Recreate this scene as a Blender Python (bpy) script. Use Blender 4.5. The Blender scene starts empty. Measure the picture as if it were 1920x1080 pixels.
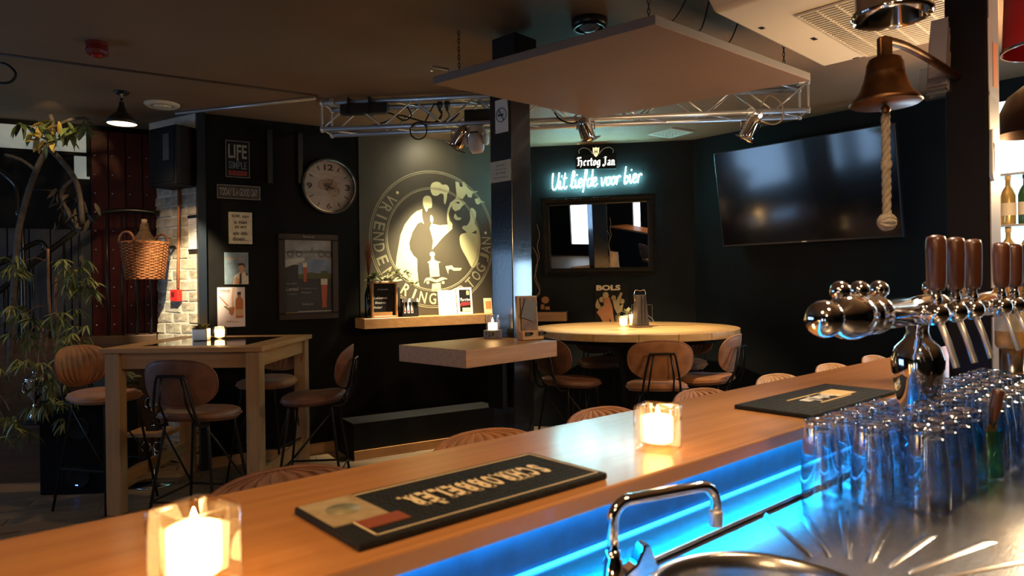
import bpy, math, random
from mathutils import Matrix, Vector
C = bpy.context.scene.collection
S = bpy.context.scene
PI = math.pi
rnd = random.Random(7)

# ------------------------------------------------------------------ camera
CAMZ, F, ROLL, HOR = 1.44, 1280.0, 0.0131, 533.0
cd = bpy.data.cameras.new('camera'); cam = bpy.data.objects.new('camera', cd); C.objects.link(cam)
cd.sensor_width = 36; cd.lens = 36 * F / 1920; cd.shift_y = (HOR - 540) / 1920
cd.clip_start = 0.02; cd.clip_end = 60
cd.dof.use_dof = True; cd.dof.focus_distance = 4.3; cd.dof.aperture_fstop = 5.0
cam.matrix_world = Matrix.Translation((0, 0, CAMZ)) @ Matrix.Rotation(PI/2, 4, 'X') @ Matrix.Rotation(-ROLL, 4, 'Z')
S.camera = cam
# ------------------------------------------------------------------ exposure, world
S.view_settings.view_transform = 'Standard'; S.view_settings.look = 'None'
S.view_settings.gamma = 1; S.view_settings.use_curve_mapping = False
S.view_settings.exposure = 0.45
S.cycles.use_denoising = True
S.cycles.max_bounces = 10; S.cycles.transparent_max_bounces = 24
S.cycles.sample_clamp_indirect = 6
W = bpy.data.worlds.new('world'); S.world = W; W.use_nodes = True
W.node_tree.nodes['Background'].inputs[0].default_value = (0.5, 0.6, 0.8, 1)
W.node_tree.nodes['Background'].inputs[1].default_value = 0.05
# ------------------------------------------------------------------ lamps
WARM = (1, 0.60, 0.28)
def light(name, kind, loc, power, color, target=None, **k):
    d = bpy.data.lights.new(name, kind); d.energy = power; d.color = color
    o = bpy.data.objects.new(name, d); C.objects.link(o); o.location = loc
    if target is not None:
        o.rotation_euler = (Vector(target) - Vector(loc)).to_track_quat('-Z', 'Y').to_euler()
    for a, b in k.items(): setattr(d, a, b)
    return o
def spot(name, loc, tgt, power, color, deg, blend=0.6, rad=0.03):
    return light(name, 'SPOT', loc, power, color, tgt, spot_size=math.radians(deg), spot_blend=blend, shadow_soft_size=rad)
# house lamps over the bar and behind the camera, with two added fill points
spot('warm_bar_light', (-0.75, 0.05, 2.55), (-0.45, 0.75, 1.1), 44, WARM, 120, 0.8, 0.10)
spot('warm_bar_light', (0.75, 0.55, 2.55), (0.75, 1.35, 1.1), 44, WARM, 120, 0.8, 0.10)
light('warm_bar_light', 'POINT', (2.22, 2.46, 1.92), 46, (1, 0.68, 0.36), shadow_soft_size=0.10)  # unseen fill placed to light the air conditioner yet miss the bell
light('warm_bar_light', 'POINT', (2.95, 3.55, 2.2), 42, (1, 0.64, 0.32), shadow_soft_size=0.10)  # unseen fill added to warm the faces turned to the right
spot('chrome_lamp_light', (0.90, 1.62, 2.02), (0.95, 1.35, 1.0), 22, (1, 0.80, 0.56), 100, 0.6, 0.035)
light('warm_bar_light', 'POINT', (-0.6, -1.3, 2.3), 22, WARM, shadow_soft_size=0.12)
# spots: shelf; added wall glow; round and far table from the truss; brick pier
spot('shelf_spot_light', (-0.56, 6.09, 2.74), (-0.745, 6.41, 1.15), 620, (1, 0.83, 0.52), 60, 1.0)
spot('wall_wash_light', (-0.61, 6.20, 2.79), (-0.79, 6.49, 2.50), 9, (1, 0.88, 0.60), 125, 1.0)  # unseen lamp added for the soft glow at the top of the wall
spot('round_table_light', (0.52, 4.70, 2.42), (0.95, 5.6, 1.0), 270, (1, 0.74, 0.42), 60, 0.8)
spot('right_spot_light', (1.55, 4.62, 2.40), (1.45, 5.15, 0.9), 70, (1, 0.70, 0.36), 60, 0.8)
spot('brick_spot_light', (-2.05, 4.05, 2.60), (-2.66, 5.60, 1.42), 460, (1, 0.82, 0.50), 24, 0.6)

# ------------------------------------------------------------------ image ray -> world
def ray(px, py):
    u, v = px - 960.0, py - HOR
    return (u - ROLL*v)/F, 1.0, -(v + ROLL*u)/F
def at_z(px, py, z):
    d = ray(px, py); k = (z - CAMZ)/d[2]; return Vector((d[0]*k, k, z))
def at_Y(px, py, Y):
    d = ray(px, py); return Vector((d[0]*Y, Y, CAMZ + d[2]*Y))
class Frame:
    """vertical plane: x runs along it, -y comes out of it"""
    def __init__(s, x, y, rot): s.o = Vector((x, y, 0)); s.rot = rot; s.u = Vector((math.cos(rot), math.sin(rot), 0)); s.n = Vector((math.sin(rot), -math.cos(rot), 0))
    def at(s, t, z, off=0): return s.o + s.u*t + s.n*off + Vector((0, 0, z))
    def hit(s, px, py, off=0):
        d = Vector(ray(px, py)); k = ((s.o + s.n*off).dot(s.n))/d.dot(s.n); p = d*k
        return (p - s.o).dot(s.u), CAMZ + p.z
ANG_A = math.radians(32.1); A0 = (-2.45, 5.46)
WA = Frame(A0[0], A0[1], ANG_A)                       # signs, clock, mural
CORN = WA.at(2.90, 0)                                  # meets the neon wall
ANG_B = -0.15
WB = Frame(CORN.x, CORN.y, ANG_B)
CRN2 = WB.at(1.82, 0)
ANG_C = math.atan2(-0.747, 0.664)
WC = Frame(CRN2.x, CRN2.y, ANG_C)
BR0 = Vector((-3.02, 5.80, 0)); ANG_BR = math.atan2(A0[1]-BR0.y, A0[0]-BR0.x); BRW = math.hypot(A0[1]-BR0.y, A0[0]-BR0.x)
WBR = Frame(BR0.x, BR0.y, ANG_BR)
WD = Frame(-4.6, 5.30, math.radians(26))
BA = math.radians(48.9 - 0); BD = Vector((math.sin(BA), math.cos(BA), 0)); BN = Vector((BD.y, -BD.x, 0)); BROT = math.atan2(BD.y, BD.x)
def bar(s, y, z=0): return BD*s - BN*y + Vector((0, 0, z))
CEIL = 2.84

# ------------------------------------------------------------------ materials
MATS = {}
def mat(name, col, rough=0.6, metal=0.0, var=0.0, scale=12, bump=0.0, bscale=60, emit=0, ecol=None, coat=0.0, croug=0.1, spec=0.5, stretch=(1, 1, 1), col2=None, trans=0, sheen=0):
    if name in MATS: return MATS[name]
    m = bpy.data.materials.new(name); m.use_nodes = True; nt = m.node_tree; b = nt.nodes['Principled BSDF']
    c = (*col, 1)
    b.inputs['Base Color'].default_value = c; b.inputs['Roughness'].default_value = rough; b.inputs['Metallic'].default_value = metal
    b.inputs['Specular IOR Level'].default_value = spec
    if coat: b.inputs['Coat Weight'].default_value = coat; b.inputs['Coat Roughness'].default_value = croug
    if trans: b.inputs['Transmission Weight'].default_value = trans
    if sheen: b.inputs['Sheen Weight'].default_value = sheen
    if emit: b.inputs['Emission Color'].default_value = (*(ecol or col), 1); b.inputs['Emission Strength'].default_value = emit
    if var or bump or col2:
        tc = nt.nodes.new('ShaderNodeTexCoord'); mp = nt.nodes.new('ShaderNodeMapping'); mp.inputs['Scale'].default_value = stretch
        nt.links.new(tc.outputs['Object'], mp.inputs['Vector'])
    if var or col2:
        n = nt.nodes.new('ShaderNodeTexNoise'); n.inputs['Scale'].default_value = scale; n.inputs['Detail'].default_value = 6
        r = nt.nodes.new('ShaderNodeValToRGB'); nt.links.new(mp.outputs[0], n.inputs['Vector']); nt.links.new(n.outputs['Fac'], r.inputs['Fac'])
        lo = col2 if col2 else tuple(x*(1-var) for x in col)
        hi = col if col2 else tuple(min(1, x*(1+var)) for x in col)
        r.color_ramp.elements[0].position = 0.33; r.color_ramp.elements[1].position = 0.67
        r.color_ramp.elements[0].color = (*lo, 1); r.color_ramp.elements[1].color = (*hi, 1)
        nt.links.new(r.outputs[0], b.inputs['Base Color'])
    if bump:
        n2 = nt.nodes.new('ShaderNodeTexNoise'); n2.inputs['Scale'].default_value = bscale; n2.inputs['Detail'].default_value = 4
        bp = nt.nodes.new('ShaderNodeBump'); bp.inputs['Strength'].default_value = bump; bp.inputs['Distance'].default_value = 0.01
        nt.links.new(mp.outputs[0], n2.inputs['Vector']); nt.links.new(n2.outputs['Fac'], bp.inputs['Height']); nt.links.new(bp.outputs[0], b.inputs['Normal'])
    MATS[name] = m; return m
def glass(name, tint=(1, 1, 1), base=0.06, edge=0.75, rough=0.0):
    """thin clear glass: a fresnel-like mix of see-through and mirror"""
    m = bpy.data.materials.new(name); m.use_nodes = True; nt = m.node_tree; nt.nodes.clear()
    o = nt.nodes.new('ShaderNodeOutputMaterial'); t = nt.nodes.new('ShaderNodeBsdfTransparent'); g = nt.nodes.new('ShaderNodeBsdfGlossy')
    mx = nt.nodes.new('ShaderNodeMixShader'); lw = nt.nodes.new('ShaderNodeLayerWeight'); mr = nt.nodes.new('ShaderNodeMapRange')
    lw.inputs['Blend'].default_value = 0.35; mr.inputs['To Min'].default_value = base; mr.inputs['To Max'].default_value = edge
    t.inputs[0].default_value = (*tint, 1); g.inputs['Roughness'].default_value = rough
    nt.links.new(lw.outputs['Facing'], mr.inputs['Value']); nt.links.new(mr.outputs[0], mx.inputs[0])
    nt.links.new(t.outputs[0], mx.inputs[1]); nt.links.new(g.outputs[0], mx.inputs[2]); nt.links.new(mx.outputs[0], o.inputs[0])
    MATS[name] = m; return m
def wood(name, c1, c2, rough=0.45, coat=0.0, croug=0.15, axis='x', scale=1.0):
    st = {'x': (1.2, 22, 22), 'y': (22, 1.2, 22), 'z': (22, 22, 1.2)}[axis]
    return mat(name, c1, rough, col2=c2, scale=1.6*scale, stretch=st, bump=0.08, bscale=3, coat=coat, croug=croug)

M_black = mat('black_paint', (0.005, 0.005, 0.006), 0.6, spec=0.2, var=0.3, scale=3, bump=0.05, bscale=40)
M_wallA = mat('black_wall_paint', (0.0075, 0.007, 0.0063), 0.75, spec=0.12, var=0.25, scale=4, bump=0.04, bscale=90)
M_wallB = mat('dark_teal_wall_paint', (0.0085, 0.0105, 0.0115), 0.7, spec=0.18, var=0.2, scale=4, bump=0.05, bscale=90)
M_wallC = mat('charcoal_wall_paint', (0.0055, 0.0068, 0.0078), 0.7, spec=0.15, var=0.2, scale=4, bump=0.05, bscale=90)
M_mural = mat('mural_ground_paint', (0.052, 0.043, 0.025), 0.55, var=0.15, scale=3, bump=0.03, bscale=120)
M_cream = mat('mural_cream_paint', (0.60, 0.58, 0.31), 0.6, var=0.06, scale=8)
M_line = mat('mural_line_paint', (0.30, 0.28, 0.17), 0.6, var=0.1, scale=10)
M_ceil = mat('tan_ceiling_paint', (0.215, 0.135, 0.075), 0.75, var=0.08, scale=2, bump=0.05, bscale=60)
M_red = mat('oxblood_panel_paint', (0.075, 0.006, 0.005), 0.5, spec=0.3, var=0.25, scale=5)
M_floor = wood('floor_oak', (0.24, 0.17, 0.10), (0.15, 0.10, 0.06), 0.5)
M_floor2 = wood('floor_oak_dark', (0.19, 0.13, 0.075), (0.12, 0.08, 0.05), 0.5)
M_bar = wood('bar_top_wood', (0.50, 0.235, 0.085), (0.40, 0.175, 0.058), 0.36, coat=0.35, croug=0.16)
M_oak = wood('table_oak', (0.47, 0.26, 0.11), (0.37, 0.19, 0.075), 0.45)
M_oakz = wood('table_oak_upright', (0.42, 0.26, 0.13), (0.33, 0.20, 0.095), 0.5, axis='z')
M_oaky = wood('table_oak_cross', (0.46, 0.27, 0.12), (0.36, 0.20, 0.085), 0.45, axis='y')
M_shelf = wood('shelf_wood', (0.52, 0.27, 0.10), (0.42, 0.20, 0.07), 0.35, coat=0.2)
M_round = wood('round_table_oak', (0.55, 0.35, 0.15), (0.44, 0.26, 0.105), 0.4)
M_dwood = wood('dark_wood', (0.10, 0.05, 0.025), (0.06, 0.03, 0.015), 0.45)
M_hwood = wood('tap_handle_wood', (0.085, 0.028, 0.014), (0.045, 0.014, 0.008), 0.35, coat=0.25, croug=0.2, axis='z')
M_leather = mat('tan_leather', (0.33, 0.135, 0.050), 0.6, var=0.25, scale=14, bump=0.1, bscale=120, sheen=0.2)
M_leatherd = mat('dark_brown_leather', (0.135, 0.055, 0.030), 0.55, var=0.25, scale=14, bump=0.1, bscale=120)
M_pale = mat('pale_tan_leather', (0.50, 0.30, 0.16), 0.6, var=0.15, scale=14, bump=0.08, bscale=120)
M_iron = mat('black_iron', (0.010, 0.009, 0.009), 0.4, 0.3)
M_chrome = mat('chrome', (0.82, 0.82, 0.84), 0.07, 1.0)
M_alu = mat('aluminium', (0.66, 0.66, 0.68), 0.36, 0.75)
M_steel = mat('brushed_steel', (0.56, 0.57, 0.60), 0.24, 1.0, bump=0.04, bscale=30, stretch=(1, 12, 12))
M_brass = mat('old_brass', (0.20, 0.10, 0.045), 0.42, 1.0, var=0.35, scale=20)
M_rubber = mat('black_rubber', (0.009, 0.009, 0.009), 0.7, bump=0.5, bscale=160, spec=0.25)
M_plastic = mat('black_plastic', (0.012, 0.012, 0.013), 0.35)
M_white = mat('white_paper', (0.80, 0.79, 0.75), 0.6)
M_offwhite = mat('cream_plastic', (0.62, 0.53, 0.38), 0.45)
M_gold = mat('gold_print', (0.72, 0.50, 0.22), 0.5)
M_cream2 = mat('cream_print', (0.80, 0.66, 0.42), 0.55)
M_wicker = mat('wicker', (0.27, 0.095, 0.030), 0.6, var=0.35, scale=40)
M_wick2 = mat('brown_wicker', (0.15, 0.085, 0.045), 0.7, var=0.35, scale=60)
M_leaf = mat('bamboo_leaf', (0.30, 0.33, 0.12), 0.5, var=0.35, scale=6)
M_leafd = mat('dark_leaf', (0.13, 0.17, 0.07), 0.5, var=0.35, scale=6)
M_leafy = mat('dry_yellow_leaf', (0.50, 0.36, 0.10), 0.55, var=0.3, scale=6)
M_stem = mat('bamboo_stem', (0.26, 0.11, 0.05), 0.55, var=0.3, scale=20)
M_bark = mat('bark', (0.075, 0.06, 0.05), 0.85, var=0.4, scale=20, bump=0.4, bscale=40)
M_brick = mat('whitewashed_brick', (0.60, 0.54, 0.43), 0.85, col2=(0.25, 0.21, 0.16), scale=16, bump=0.6, bscale=45)
M_brick2 = mat('whitewashed_brick_worn', (0.62, 0.57, 0.48), 0.85, col2=(0.30, 0.26, 0.20), scale=9, bump=0.6, bscale=45)
M_mortar = mat('white_mortar', (0.68, 0.64, 0.55), 0.9, var=0.1, scale=20, bump=0.5, bscale=60)
M_redp = mat('red_plastic', (0.62, 0.022, 0.015), 0.4)
M_copper = mat('rust_red_pipe_paint', (0.42, 0.15, 0.07), 0.5, var=0.15, scale=15)
M_glass = glass('clear_glass')
M_drink = glass('beer_glass', (0.96, 0.98, 1.0), 0.14, 0.9)
M_foot = glass('thick_glass_foot', (0.93, 0.97, 1.0), 0.32, 0.9)
M_gglass = glass('green_glass', (0.45, 0.9, 0.75), 0.06, 0.7)
M_flame = mat('flame', (1, 0.7, 0.3), emit=60, ecol=(1, 0.62, 0.25))
M_wax = mat('glowing_wax', (0.9, 0.7, 0.4), 0.5, emit=5.5, ecol=(1, 0.66, 0.28))
M_waxb = mat('bright_wax', (0.9, 0.7, 0.4), 0.5, emit=9, ecol=(1, 0.66, 0.28))
M_neon = mat('neon_tube', (0.6, 1, 1), emit=85, ecol=(0.36, 0.95, 1.0))
M_led = mat('blue_led', (0.1, 0.5, 1), emit=46, ecol=(0.0, 0.42, 1.0)); M_glint = mat('blue_edge_glint', (0.1, 0.5, 1), emit=3.0, ecol=(0.02, 0.36, 1.0))  # the second one is a painted glint, not a lamp
M_bulb = mat('lamp_bulb', (1, 0.8, 0.5), emit=40, ecol=(1, 0.70, 0.36))
M_addpane = mat('added_blue_pane', (0.7, 0.8, 1), emit=22.0, ecol=(0.46, 0.72, 1.0))  # added pane, made this strong for its reflection in the square post
M_day = mat('daylight_pane', (0.7, 0.8, 1), emit=3.4, ecol=(0.36, 0.62, 1.0))
M_mirror = mat('mirror_glass', (0.92, 0.93, 0.94), 0.0, 1.0)
M_screen = mat('tv_glass', (0.003, 0.003, 0.004), 0.12, spec=0.9, coat=0.8, croug=0.08)
M_slate = mat('black_glass_inset', (0.012, 0.011, 0.011), 0.10, coat=0.5, croug=0.05)
def flat(n, c, r=0.6): return mat(n, c, r)

# ------------------------------------------------------------------ mesh builder
class MB:
    def __init__(s): s.v = []; s.f = []; s.sm = []; s.mi = []; s.m = 0; s.M = Matrix.Identity(4)
    def add(s, vs, fs, smooth=False):
        b = len(s.v); s.v += [tuple(s.M @ Vector(p)) for p in vs]
        for f in fs: s.f.append(tuple(i + b for i in f)); s.sm.append(smooth); s.mi.append(s.m)
        return s
    def box(s, x0, x1, y0, y1, z0, z1):
        v = [(x, y, z) for z in (z0, z1) for y in (y0, y1) for x in (x0, x1)]
        return s.add(v, [(0, 2, 3, 1), (4, 5, 7, 6), (0, 1, 5, 4), (2, 6, 7, 3), (0, 4, 6, 2), (1, 3, 7, 5)])
    def prism(s, poly, y0, y1):                         # polygon in x,z ; front at y0
        n = len(poly)
        a = sum(poly[i][0]*poly[(i+1) % n][1] - poly[(i+1) % n][0]*poly[i][1] for i in range(n))
        if a < 0: poly = poly[::-1]
        v = [(x, y0, z) for x, z in poly] + [(x, y1, z) for x, z in poly]
        return s.add(v, [tuple(range(n)), tuple(range(2*n-1, n-1, -1))] + [(i+n, (i+1) % n + n, (i+1) % n, i) for i in range(n)])
    def slab(s, poly, z0, z1):                          # polygon in x,y
        n = len(poly)
        a = sum(poly[i][0]*poly[(i+1) % n][1] - poly[(i+1) % n][0]*poly[i][1] for i in range(n))
        if a < 0: poly = poly[::-1]
        v = [(x, y, z0) for x, y in poly] + [(x, y, z1) for x, y in poly]
        return s.add(v, [tuple(range(n-1, -1, -1)), tuple(range(n, 2*n))] + [(i, (i+1) % n, (i+1) % n + n, i+n) for i in range(n)])
    def disc(s, cx, cz, r, y0, y1, n=28, rz=None):
        return s.prism([(cx + r*math.cos(2*PI*i/n), cz + (rz or r)*math.sin(2*PI*i/n)) for i in range(n)], y0, y1)
    def ring(s, cx, cz, r0, r1, y0, y1, n=64, a0=0, a1=2*PI):
        v = []; full = abs(a1 - a0 - 2*PI) < 1e-6; k = n if full else n + 1
        for i in range(k):
            a = a0 + (a1-a0)*i/n; c, t = math.cos(a), math.sin(a)
            v += [(cx+r0*c, y0, cz+r0*t), (cx+r1*c, y0, cz+r1*t), (cx+r1*c, y1, cz+r1*t), (cx+r0*c, y1, cz+r0*t)]
        f = []
        for i in range(n):
            a, b = 4*i, 4*((i+1) % k)
            for j in range(4): f.append((a+j, a+(j+1) % 4, b+(j+1) % 4, b+j))
        return s.add(v, f)
    def tube(s, pts, r, n=8, closed=False, smooth=True):
        P = [Vector(p) for p in pts]; k = len(P); R = r if isinstance(r, (list, tuple)) else [r]*k
        v = []; prev = None
        for i, p in enumerate(P):
            a = P[(i-1) % k] if (closed or i) else p; b = P[(i+1) % k] if (closed or i < k-1) else p
            t = (b - a)
            if t.length < 1e-9: t = Vector((0, 0, 1))
            t.normalize()
            if prev is None: u = t.orthogonal().normalized()
            else:
                u = prev - t*prev.dot(t)
                u = u.normalized() if u.length > 1e-6 else t.orthogonal().normalized()
            prev = u; w = t.cross(u)
            for j in range(n):
                g = 2*PI*j/n; v.append(p + (u*math.cos(g) + w*math.sin(g))*R[i])
        f = []
        for i in range(k if closed else k-1):
            for j in range(n): f.append((i*n+j, i*n+(j+1) % n, ((i+1) % k)*n+(j+1) % n, ((i+1) % k)*n+j))
        if not closed: f += [tuple(range(n-1, -1, -1)), tuple(range((k-1)*n, k*n))]
        return s.add(v, f, smooth)
    def lathe(s, prof, n=24, smooth=True, cx=0, cy=0):
        v = []; f = []
        for r, z in prof:
            for j in range(n): a = 2*PI*j/n; v.append((cx+r*math.cos(a), cy+r*math.sin(a), z))
        for i in range(len(prof)-1):
            for j in range(n): f.append((i*n+j, i*n+(j+1) % n, (i+1)*n+(j+1) % n, (i+1)*n+j))
        if prof[0][0] > 1e-6: f.append(tuple(range(n-1, -1, -1)))
        if prof[-1][0] > 1e-6: f.append(tuple(range((len(prof)-1)*n, len(prof)*n)))
        return s.add(v, f, smooth)
    def shell(s, prof, n=24, cx=0, cy=0):               # lathe without caps
        v = []; f = []
        for r, z in prof:
            for j in range(n): a = 2*PI*j/n; v.append((cx+r*math.cos(a), cy+r*math.sin(a), z))
        for i in range(len(prof)-1):
            for j in range(n): f.append((i*n+j, i*n+(j+1) % n, (i+1)*n+(j+1) % n, (i+1)*n+j))
        return s.add(v, f, True)
    def ball(s, c, r, n=14, m=9, sz=1.0):
        return s.at(c).lathe([(max(1e-7, r*math.sin(PI*i/m)), -r*sz*math.cos(PI*i/m)) for i in range(m+1)], n).home()
    def at(s, c, R=None): s._k = s.M; s.M = s.M @ Matrix.Translation(c) @ (R if R else Matrix.Identity(4)); return s
    def home(s): s.M = s._k; return s
    def text(s, body, cx, cz, w, h, y0=0.0, depth=0.001, bold=0.0, shear=0.0):
        vs, fs = textgeo(body, bold, shear)
        x0 = min(p[0] for p in vs); x1 = max(p[0] for p in vs); y0_ = min(p[1] for p in vs); y1_ = max(p[1] for p in vs)
        ky = h/(y1_-y0_) if h else None; kx = w/(x1-x0) if w else ky
        if ky is None: ky = kx
        n = len(vs); pts = [(cx + (p[0]-(x0+x1)/2)*kx, cz + (p[1]-(y0_+y1_)/2)*ky) for p in vs]
        v = [(a, y0-depth, b) for a, b in pts]
        return s.add(v, fs)
    def build(s, name, mats, parent=None, loc=(0, 0, 0), rot=(0, 0, 0), bevel=0, seg=2, sub=0):
        me = bpy.data.meshes.new(name); me.from_pydata(s.v, [], s.f); me.update()
        for m in (mats if isinstance(mats, (list, tuple)) else [mats]): me.materials.append(m)
        me.polygons.foreach_set('use_smooth', s.sm); me.polygons.foreach_set('material_index', s.mi)
        o = bpy.data.objects.new(name, me); C.objects.link(o); o.location = loc
        o.rotation_euler = rot if isinstance(rot, (tuple, list)) else (0, 0, rot)
        if parent: o.parent = parent
        if bevel:
            b = o.modifiers.new('bevel', 'BEVEL'); b.width = bevel; b.segments = seg; b.limit_method = 'ANGLE'
        if sub:
            b = o.modifiers.new('sub', 'SUBSURF'); b.levels = sub; b.render_levels = sub
        return o
_tc = {}
def textgeo(body, bold, shear):
    k = (body, bold, shear)
    if k not in _tc:
        cu = bpy.data.curves.new('t', 'FONT'); cu.body = body; cu.offset = bold; cu.shear = shear; cu.resolution_u = 3
        o = bpy.data.objects.new('t', cu); C.objects.link(o); dg = bpy.context.evaluated_depsgraph_get(); dg.update()
        me = bpy.data.meshes.new_from_object(o.evaluated_get(dg))
        _tc[k] = ([tuple(v.co) for v in me.vertices], [tuple(p.vertices) for p in me.polygons])
        bpy.data.objects.remove(o); bpy.data.meshes.remove(me); bpy.data.curves.remove(cu)
    return _tc[k]
# blackletter drawn with a broad slanted nib
GOTH = {'H': (0.84, [[(0.02, 0.86), (0.14, 1.0), (0.24, 0.90), (0.24, 0.12), (0.10, 0.0)], [(0.24, 0.52), (0.48, 0.64), (0.62, 0.52), (0.62, 0.02), (0.50, -0.18)], [(0.24, 0.90), (0.40, 1.02), (0.56, 0.90)], [(0.10, 0.0), (0.34, 0.06)]]),
 'e': (0.48, [[(0.10, 0.52), (0.10, 0.10), (0.24, 0.0), (0.40, 0.12)], [(0.10, 0.52), (0.26, 0.62), (0.38, 0.48), (0.12, 0.30)]]), 'r': (0.42, [[(0.04, 0.56), (0.14, 0.62), (0.14, 0.06), (0.22, 0.0)], [(0.14, 0.50), (0.28, 0.62), (0.38, 0.54)]]),
 't': (0.38, [[(0.16, 0.88), (0.16, 0.08), (0.26, 0.0), (0.34, 0.08)], [(0.02, 0.60), (0.34, 0.60)]]), 'o': (0.50, [[(0.10, 0.50), (0.10, 0.10), (0.24, 0.0), (0.38, 0.12), (0.38, 0.50), (0.24, 0.62), (0.10, 0.50)]]),
 'g': (0.52, [[(0.38, 0.62), (0.38, -0.12), (0.24, -0.26), (0.06, -0.16)], [(0.36, 0.56), (0.22, 0.62), (0.10, 0.50), (0.10, 0.12), (0.22, 0.02), (0.38, 0.12)]]), 'J': (0.62, [[(0.18, 0.94), (0.36, 1.02), (0.52, 0.94)], [(0.40, 0.98), (0.40, 0.08), (0.26, -0.10), (0.08, 0.0), (0.14, 0.14)]]),
 'a': (0.50, [[(0.12, 0.56), (0.28, 0.62), (0.36, 0.50), (0.36, 0.06), (0.46, 0.0)], [(0.36, 0.34), (0.14, 0.30), (0.10, 0.08), (0.22, 0.0), (0.36, 0.12)]]), 'n': (0.54, [[(0.04, 0.56), (0.14, 0.62), (0.14, 0.06), (0.20, 0.0)], [(0.14, 0.50), (0.28, 0.62), (0.40, 0.50), (0.40, 0.06), (0.50, 0.0)]]), ' ': (0.22, [])}
def gothic(b, s_, cx, cz, w, h, y0, depth):
    tot = sum(GOTH[c][0] for c in s_); kx = w/tot; kz = h/1.36; x = cx - w/2; zb = cz - h/2 + 0.30*kz; nx, nz = 0.080*kx, 0.056*kz
    for c in s_:
        a, st = GOTH[c]
        for pl_ in st:
            for (p0, q0), (p1, q1) in zip(pl_, pl_[1:]):
                A = (x+p0*kx, zb+q0*kz); B = (x+p1*kx, zb+q1*kz)
                P = [(A[0]-nx, A[1]-nz), (A[0]+nx, A[1]+nz), (B[0]+nx, B[1]+nz), (B[0]-nx, B[1]-nz)]
                ar = (B[0]-A[0])*nz - (B[1]-A[1])*nx
                if abs(ar) > 1e-9: b.prism(P, y0-depth, y0)
        x += a*kx
    return b
def RX(a): return Matrix.Rotation(a, 4, 'X')
def RY(a): return Matrix.Rotation(a, 4, 'Y')
def RZ(a): return Matrix.Rotation(a, 4, 'Z')
def tag(o, label=None, cat=None, group=None, kind=None):
    if label: o['label'] = label
    if cat: o['category'] = cat
    if group: o['group'] = group
    if kind: o['kind'] = kind
    return o
def thing(name, label, cat, loc=(0, 0, 0), rot=0, group=None):
    o = bpy.data.objects.new(name, None); C.objects.link(o); o.location = loc; o.empty_display_size = 0.05
    o.rotation_euler = rot if isinstance(rot, (tuple, list)) else (0, 0, rot)
    return tag(o, label, cat, group)
def struct(o, label=None): o['kind'] = 'structure'; (label and tag(o, label)); return o
def dup(o, loc=None, rot=None, label=None, group=None, parent=None):
    c = o.copy(); C.objects.link(c)
    if parent: c.parent = parent
    if loc is not None: c.location = loc
    if rot is not None: c.rotation_euler = (0, 0, rot)
    if label: c['label'] = label
    if group: c['group'] = group
    for ch in list(o.children): dup(ch, parent=c)
    return c
def arc(cx, cy, r, a0, a1, n, z=0, ax='xy'):
    out = []
    for i in range(n+1):
        a = a0 + (a1-a0)*i/n
        out.append((cx+r*math.cos(a), cy+r*math.sin(a), z) if ax == 'xy' else (cx+r*math.cos(a), z, cy+r*math.sin(a)))
    return out
def smoothpath(pts, k=6):
    P = [Vector(p) for p in pts]; out = []
    for i in range(len(P)-1):
        p0 = P[max(i-1, 0)]; p1 = P[i]; p2 = P[i+1]; p3 = P[min(i+2, len(P)-1)]
        for j in range(k):
            t = j/k; out.append(0.5*((2*p1) + (p2-p0)*t + (2*p0-5*p1+4*p2-p3)*t*t + (3*p1-p0-3*p2+p3)*t**3))
    return out + [P[-1]]

# ================================================================== SETTING
def wallbox(name, fr, t0, t1, z0, z1, m, thick=0.12, label=None):
    return struct(MB().box(t0, t1, 0, thick, z0, z1).build(name, m, loc=fr.o, rot=fr.rot), label)
fl = struct(MB().box(-6, 6.5, -3.2, 8.2, -0.12, -0.012).build('floor', M_floor2), 'pale oak plank floor of the dark pub')
ml = []
for mm in (M_floor, M_floor2):
    for L in (1.2, 0.8): ml.append(MB().box(-L/2+0.002, L/2-0.002, -0.068, 0.068, -0.02, 0.0).build('plank', mm, fl, bevel=0.002, seg=1))
pr = [False]*4; ang = math.radians(20)
ux, uy = math.cos(ang), math.sin(ang)
for r in range(-14, 16):
    x = -2.4 + rnd.random()*0.8
    while x < 2.6:
        k = rnd.randrange(4); L = (1.2, 0.8)[k % 2]; cx = x + L/2; cy = r*0.14
        wx = -2.2 + cx*ux - cy*uy; wy = 4.9 + cx*uy + cy*ux; x += L
        if wx < -4.3 or wx > 0.2 or wy < 3.9 or wy > 6.2: continue
        if (wx - A0[0])*(-math.sin(ANG_A)) + (wy - A0[1])*math.cos(ANG_A) > 0.35 and wx > -2.6: continue
        o = ml[k] if not pr[k] else ml[k].copy()
        if pr[k]: C.objects.link(o)
        pr[k] = True; o.parent = fl; o.location = (wx, wy, 0); o.rotation_euler = (0, 0, ang)
for k in range(4):
    if not pr[k]: bpy.data.objects.remove(ml[k])
struct(MB().box(-6, 6.5, -3.2, 8.2, CEIL, CEIL+0.1).build('ceiling', M_ceil), 'tan painted pub ceiling')
wallbox('wall_back_left', WA, 0, 2.90, 0, CEIL, M_wallA, label='black wall with the signs and the clock')
wallbox('wall_back', WB, 0, 1.82, 0, CEIL, M_wallB, label='dark wall with the neon sign and the mirror')
wallbox('wall_right', WC, 0, 6.2, 0, CEIL, M_wallC, label='charcoal wall with the television')
wallbox('wall_far_left', WD, -0.9, 2.2, 0, CEIL, M_black, label='dark wall behind the stair railing')
struct(MB().box(1.05, 2.45, -0.44, -0.004, 0, 0.30).build('trim_11', M_black, loc=WA.o, rot=WA.rot), 'low black plinth added for the dark band at the foot of the emblem wall')  # unseen plinth added to darken the foot of the wall
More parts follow.
